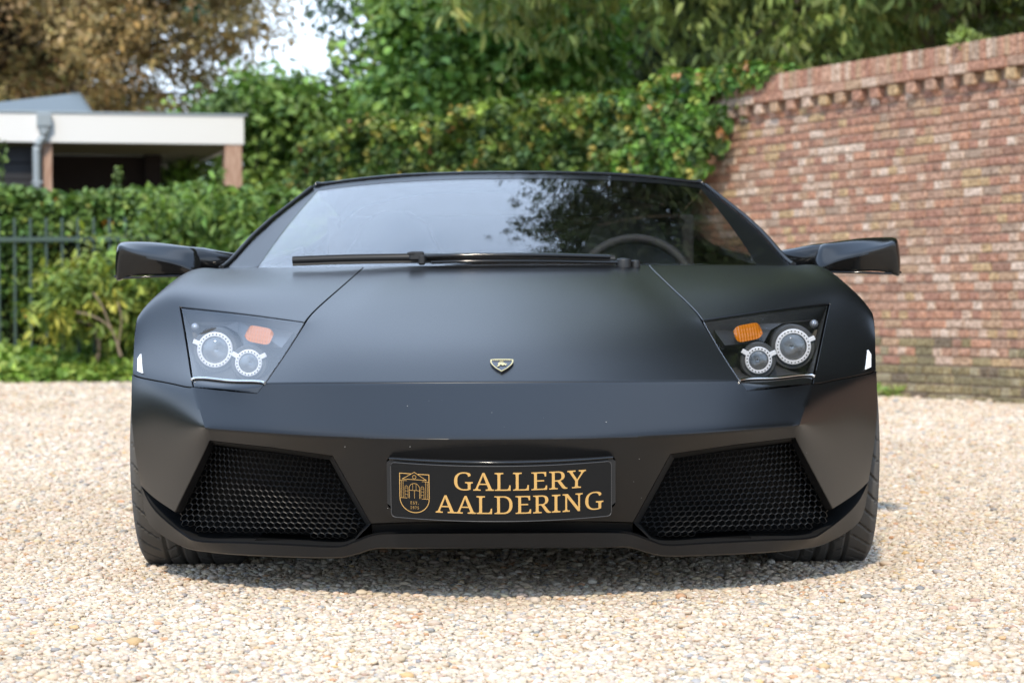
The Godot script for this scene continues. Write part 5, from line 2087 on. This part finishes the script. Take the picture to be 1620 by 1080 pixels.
func build_wipers() -> void:
	var root := holder("windscreen_wiper", car)
	var line := spline(PackedVector3Array([Vector3(-0.6146, 0.8233, -1.475), Vector3(-0.4523, 0.8271, -1.44), Vector3(-0.252, 0.8282, -1.405), Vector3(0, 0.8262, -1.395), Vector3(0.162, 0.8237, -1.405), Vector3(0.3105, 0.8196, -1.425)]), 6)
	var blade := MB.new()
	blade.tube(line, PackedFloat32Array([0.0078]), 8, true, 1.25)
	part("wiper_blade", blade, M.black_plastic, root)
	var rub := MB.new()
	var low := PackedVector3Array()
	for q in line:
		low.append(q + Vector3(0, -0.011, -0.002))
	rub.tube(low, PackedFloat32Array([0.0035]), 6, true, 2.0)
	part("rubber_edge", rub, M.rubber, root)
	var fin := MB.new()
	var hi := PackedVector3Array()
	for q in line:
		hi.append(q + Vector3(0, 0.009, 0.004))
	fin.tube(hi, PackedFloat32Array([0.0022]), 6)
	part("spoiler", fin, M.black_plastic, root)
	var arm := MB.new()
	arm.tube(spline(PackedVector3Array([Vector3(-0.2367, 0.8295, -1.38), Vector3(-0.1074, 0.8318, -1.365), Vector3(0.1074, 0.831, -1.365), Vector3(0.2964, 0.8261, -1.39)]), 5), PackedFloat32Array([0.0085, 0.009]), 8, true, 0.8)
	arm.tube(spline(PackedVector3Array([Vector3(-0.2115, 0.8132, -1.375), Vector3(-0.1073, 0.8148, -1.36), Vector3(0.1074, 0.814, -1.365), Vector3(0.3197, 0.8099, -1.39)]), 5), PackedFloat32Array([0.005]), 8)
	part("wiper_arm", arm, M.gloss_black, root)
	var con := MB.new()
	con.cbox(Vector3(-0.2527, 0.8312, -1.375), Vector3(0.042, 0.026, 0.026), 0.004)
	con.cbox(Vector3(-0.2382, 0.8203, -1.37), Vector3(0.020, 0.030, 0.020), 0.004)
	con.cbox(Vector3(-0.2686, 0.8382, -1.37), Vector3(0.020, 0.008, 0.02), 0.002)
	part("wiper_connector", con, M.black_plastic, root)
	var piv := MB.new()
	piv.lathe(PackedVector2Array([Vector2(0.022, -0.02), Vector2(0.022, 0.004), Vector2(0.018, 0.009), Vector2(0.001, 0.011)]), 20, Transform3D(Basis(), Vector3(0.3346, 0.8119, -1.4)))
	piv.lathe(PackedVector2Array([Vector2(0.013, -0.02), Vector2(0.013, 0.004), Vector2(0.01, 0.008), Vector2(0.001, 0.009)]), 16, Transform3D(Basis(), Vector3(0.3693, 0.8085, -1.41)))
	part("wiper_pivot", piv, M.black_plastic, root)


func tyre_mesh(rad: float, width: float) -> MB:
	var b := MB.new()
	var prof := []   # (across, radius) from inner bead to outer bead
	var hw := width * 0.5
	var rr := rad - 0.222 if rad < 0.33 else rad - 0.235
	var list := [[-hw * 0.80, rad - 0.085], [-hw * 0.97, rad - 0.07], [-hw * 1.02, rad - 0.045], [-hw * 0.99, rad - 0.02], [-hw * 0.93, rad - 0.007]]
	for q in list:
		prof.append(q)
	var n := 46
	for i in n + 1:
		var x := lerpf(-hw * 0.88, hw * 0.88, float(i) / n)
		prof.append([x, rad - 0.004 * pow(absf(x) / hw, 3.0)])
	for k in range(list.size() - 1, -1, -1):
		prof.append([-list[k][0], list[k][1]])
	var sides := 560
	var rows := []
	for q in prof:
		var row := PackedVector3Array()
		for k in sides:
			var w := -TAU * k / sides
			var x: float = q[0]
			var r: float = q[1]
			var ax := absf(x) / hw
			if ax < 0.97:
				var cut := 0.0
				for gx in [0.12, 0.42]:
					if absf(ax - gx) < 0.035:
						cut = 1.0
				var ph := fposmod(k / float(sides) * 36.0 + ax * ax * 1.5 * signf(x) + 0.3 * ax, 1.0)
				if ax > 0.5 and ph < 0.11:
					cut = maxf(cut, 0.8)
				var ph2 := fposmod(k / float(sides) * 36.0 - ax * 2.2 + 0.4, 1.0)
				if ax > 0.15 and ax < 0.40 and ph2 < 0.10:
					cut = maxf(cut, 0.7)
				r -= cut * 0.008
			row.append(Vector3(x, r * cos(w), r * sin(w)))
		rows.append(row)
	rows.reverse()
	b.grid(rows, true, false)
	return b


func build_wheels() -> void:
	var tyres := [tyre_mesh(0.318, 0.265).mesh(M.rubber), tyre_mesh(0.345, 0.335).mesh(M.rubber)]
	for k in 4:
		var front := k < 2
		var sx := 1.0 if k % 2 == 0 else -1.0
		var rad := 0.318 if front else 0.345
		var wid := 0.265 if front else 0.335
		var root := holder("wheel", car)
		root.position = Vector3(sx * (0.966 - wid * 0.5 if front else 0.86), rad - 0.006, -1.03 if front else -3.67)
		if sx < 0:
			root.rotation.y = PI
		put_mesh("tyre", tyres[0 if front else 1], root)
		var rim := MB.new()
		var hw := wid * 0.5
		var R := rad - 0.083
		var t := Transform3D(Basis(Vector3.BACK, -PI / 2))
		rim.lathe(PackedVector2Array([Vector2(R + 0.004, -hw * 0.8), Vector2(R - 0.012, -hw * 0.7), Vector2(R - 0.03, 0), Vector2(R - 0.014, hw * 0.7), Vector2(R + 0.006, hw * 0.84), Vector2(R + 0.004, hw * 0.9), Vector2(R - 0.006, hw * 0.86)]), 48, t)
		rim.lathe(PackedVector2Array([Vector2(0.075, 0), Vector2(0.07, hw * 0.55), Vector2(0.05, hw * 0.66), Vector2(0.001, hw * 0.68)]), 32, t)
		for s in 5:
			for e in [-1.0, 1.0]:
				var w: float = TAU * s / 5 + e * 0.16
				var w2: float = TAU * s / 5 + e * 0.24
				rim.tube(PackedVector3Array([Vector3(hw * 0.58, sin(w) * 0.05, cos(w) * 0.05), Vector3(hw * 0.66, sin(w) * R * 0.55, cos(w) * R * 0.55), Vector3(hw * 0.78, sin(w2) * (R - 0.004), cos(w2) * (R - 0.004))]), PackedFloat32Array([0.020, 0.016, 0.018]), 8, false, 0.7, Vector3.RIGHT)
		part("rim", rim, M.rim_metal, root)
		var disc := MB.new()
		disc.lathe(PackedVector2Array([Vector2(0.08, 0.0), Vector2(0.175, 0.0), Vector2(0.175, -0.03), Vector2(0.08, -0.03)]), 40, t, false)
		part("brake_disc", disc, M.steel, root)


func build_cabin() -> void:
	# underbody with the wheel wells left open
	var u := MB.new()
	u.cbox(Vector3(0, 0.16, -2.6), Vector3(1.30, 0.05, 3.6), 0.01)
	u.cbox(Vector3(0, 0.28, -0.70), Vector3(1.74, 0.30, 0.02), 0.005)
	u.cbox(Vector3(0, 0.16, -2.35), Vector3(1.86, 0.06, 1.86), 0.01)
	u.cbox(Vector3(0, 0.124, -0.55), Vector3(1.2, 0.006, 0.40), 0.001)
	u.cbox(Vector3(0, 0.40, -1.36), Vector3(1.80, 0.5, 0.03), 0.005)
	u.cbox(Vector3(0, 0.45, -3.22), Vector3(1.80, 0.6, 0.03), 0.005)
	for s in [-1.0, 1.0]:
		u.cbox(Vector3(s * 0.66, 0.30, -1.06), Vector3(0.02, 0.32, 0.62), 0.005)
		u.cbox(Vector3(s * 0.68, 0.40, -3.67), Vector3(0.02, 0.5, 0.9), 0.005)
	part("underbody", u, M.void_black, car)
	# dashboard
	var d := MB.new()
	var rows := []
	for q in [[-1.40, 0.70], [-1.50, 0.775], [-1.66, 0.80], [-1.86, 0.815], [-1.98, 0.80], [-2.02, 0.74], [-1.98, 0.5]]:
		var row := PackedVector3Array()
		for i in 17:
			var x := (i / 8.0 - 1.0)
			row.append(Vector3(x * 0.78, q[1] - 0.03 * x * x, q[0] + 0.10 * x * x * -1.0))
		rows.append(row)
	d.grid(rows)
	var hood := PackedVector3Array()
	part("dashboard", d, M.dash, car)
	# steering wheel with its column
	var st := MB.new()
	var c := Vector3(0.40, 0.735, -2.12)
	var tilt := Basis(Vector3.RIGHT, -0.42)
	var ring := PackedVector3Array()
	for i in 41:
		var w := TAU * i / 40
		ring.append(c + tilt * Vector3(cos(w) * 0.18, sin(w) * 0.18, 0))
	st.tube(ring, PackedFloat32Array([0.016]), 10, false)
	for w in [0.1, PI - 0.1, -PI / 2]:
		st.tube(PackedVector3Array([c + tilt * Vector3(0, 0, 0.02), c + tilt * Vector3(cos(w) * 0.175, sin(w) * 0.175, 0)]), PackedFloat32Array([0.02, 0.013]), 8, false)
	st.tube(PackedVector3Array([c, c + tilt * Vector3(0, 0, 0.12)]), PackedFloat32Array([0.03, 0.03]), 12)
	part("steering_wheel", st, M.dash, car)
	# two bucket seats with their head restraints in one piece
	for s in [-1.0, 1.0]:
		var seat := MB.new()
		var rs := []
		for j in 15:
			var t := j / 14.0
			var y := lerpf(0.32, 1.02, t)
			var z := lerpf(-2.62, -2.95, t)
			var half := 0.25 - 0.03 * t if t < 0.62 else lerpf(0.232, 0.125, smoothstep(0.62, 0.92, t))
			if t > 0.92:
				half = lerpf(0.125, 0.05, (t - 0.92) / 0.08)
			var row := PackedVector3Array()
			for i in 24:
				var w := TAU * i / 24
				var cx := signf(cos(w)) * pow(absf(cos(w)), 0.6)
				var cz := signf(sin(w)) * pow(absf(sin(w)), 0.6)
				var bolster := 0.045 * pow(absf(cx), 4.0) if sin(w) < 0 else 0.0
				row.append(Vector3(s * 0.40 + cx * half, y, z + cz * -0.06 + bolster))
			rs.append(row)
		seat.grid(rs, true, false)
		seat.cbox(Vector3(s * 0.40, 0.34, -2.42), Vector3(0.48, 0.16, 0.5), 0.05)
		part("seat", seat, M.seat_leather, car)
	var bulk := MB.new()
	bulk.cbox(Vector3(0, 0.70, -3.12), Vector3(1.30, 0.62, 0.03), 0.005)
	bulk.cbox(Vector3(0, 0.30, -2.3), Vector3(0.26, 0.3, 1.4), 0.05)
	part("bulkhead", bulk, M.dash, car)
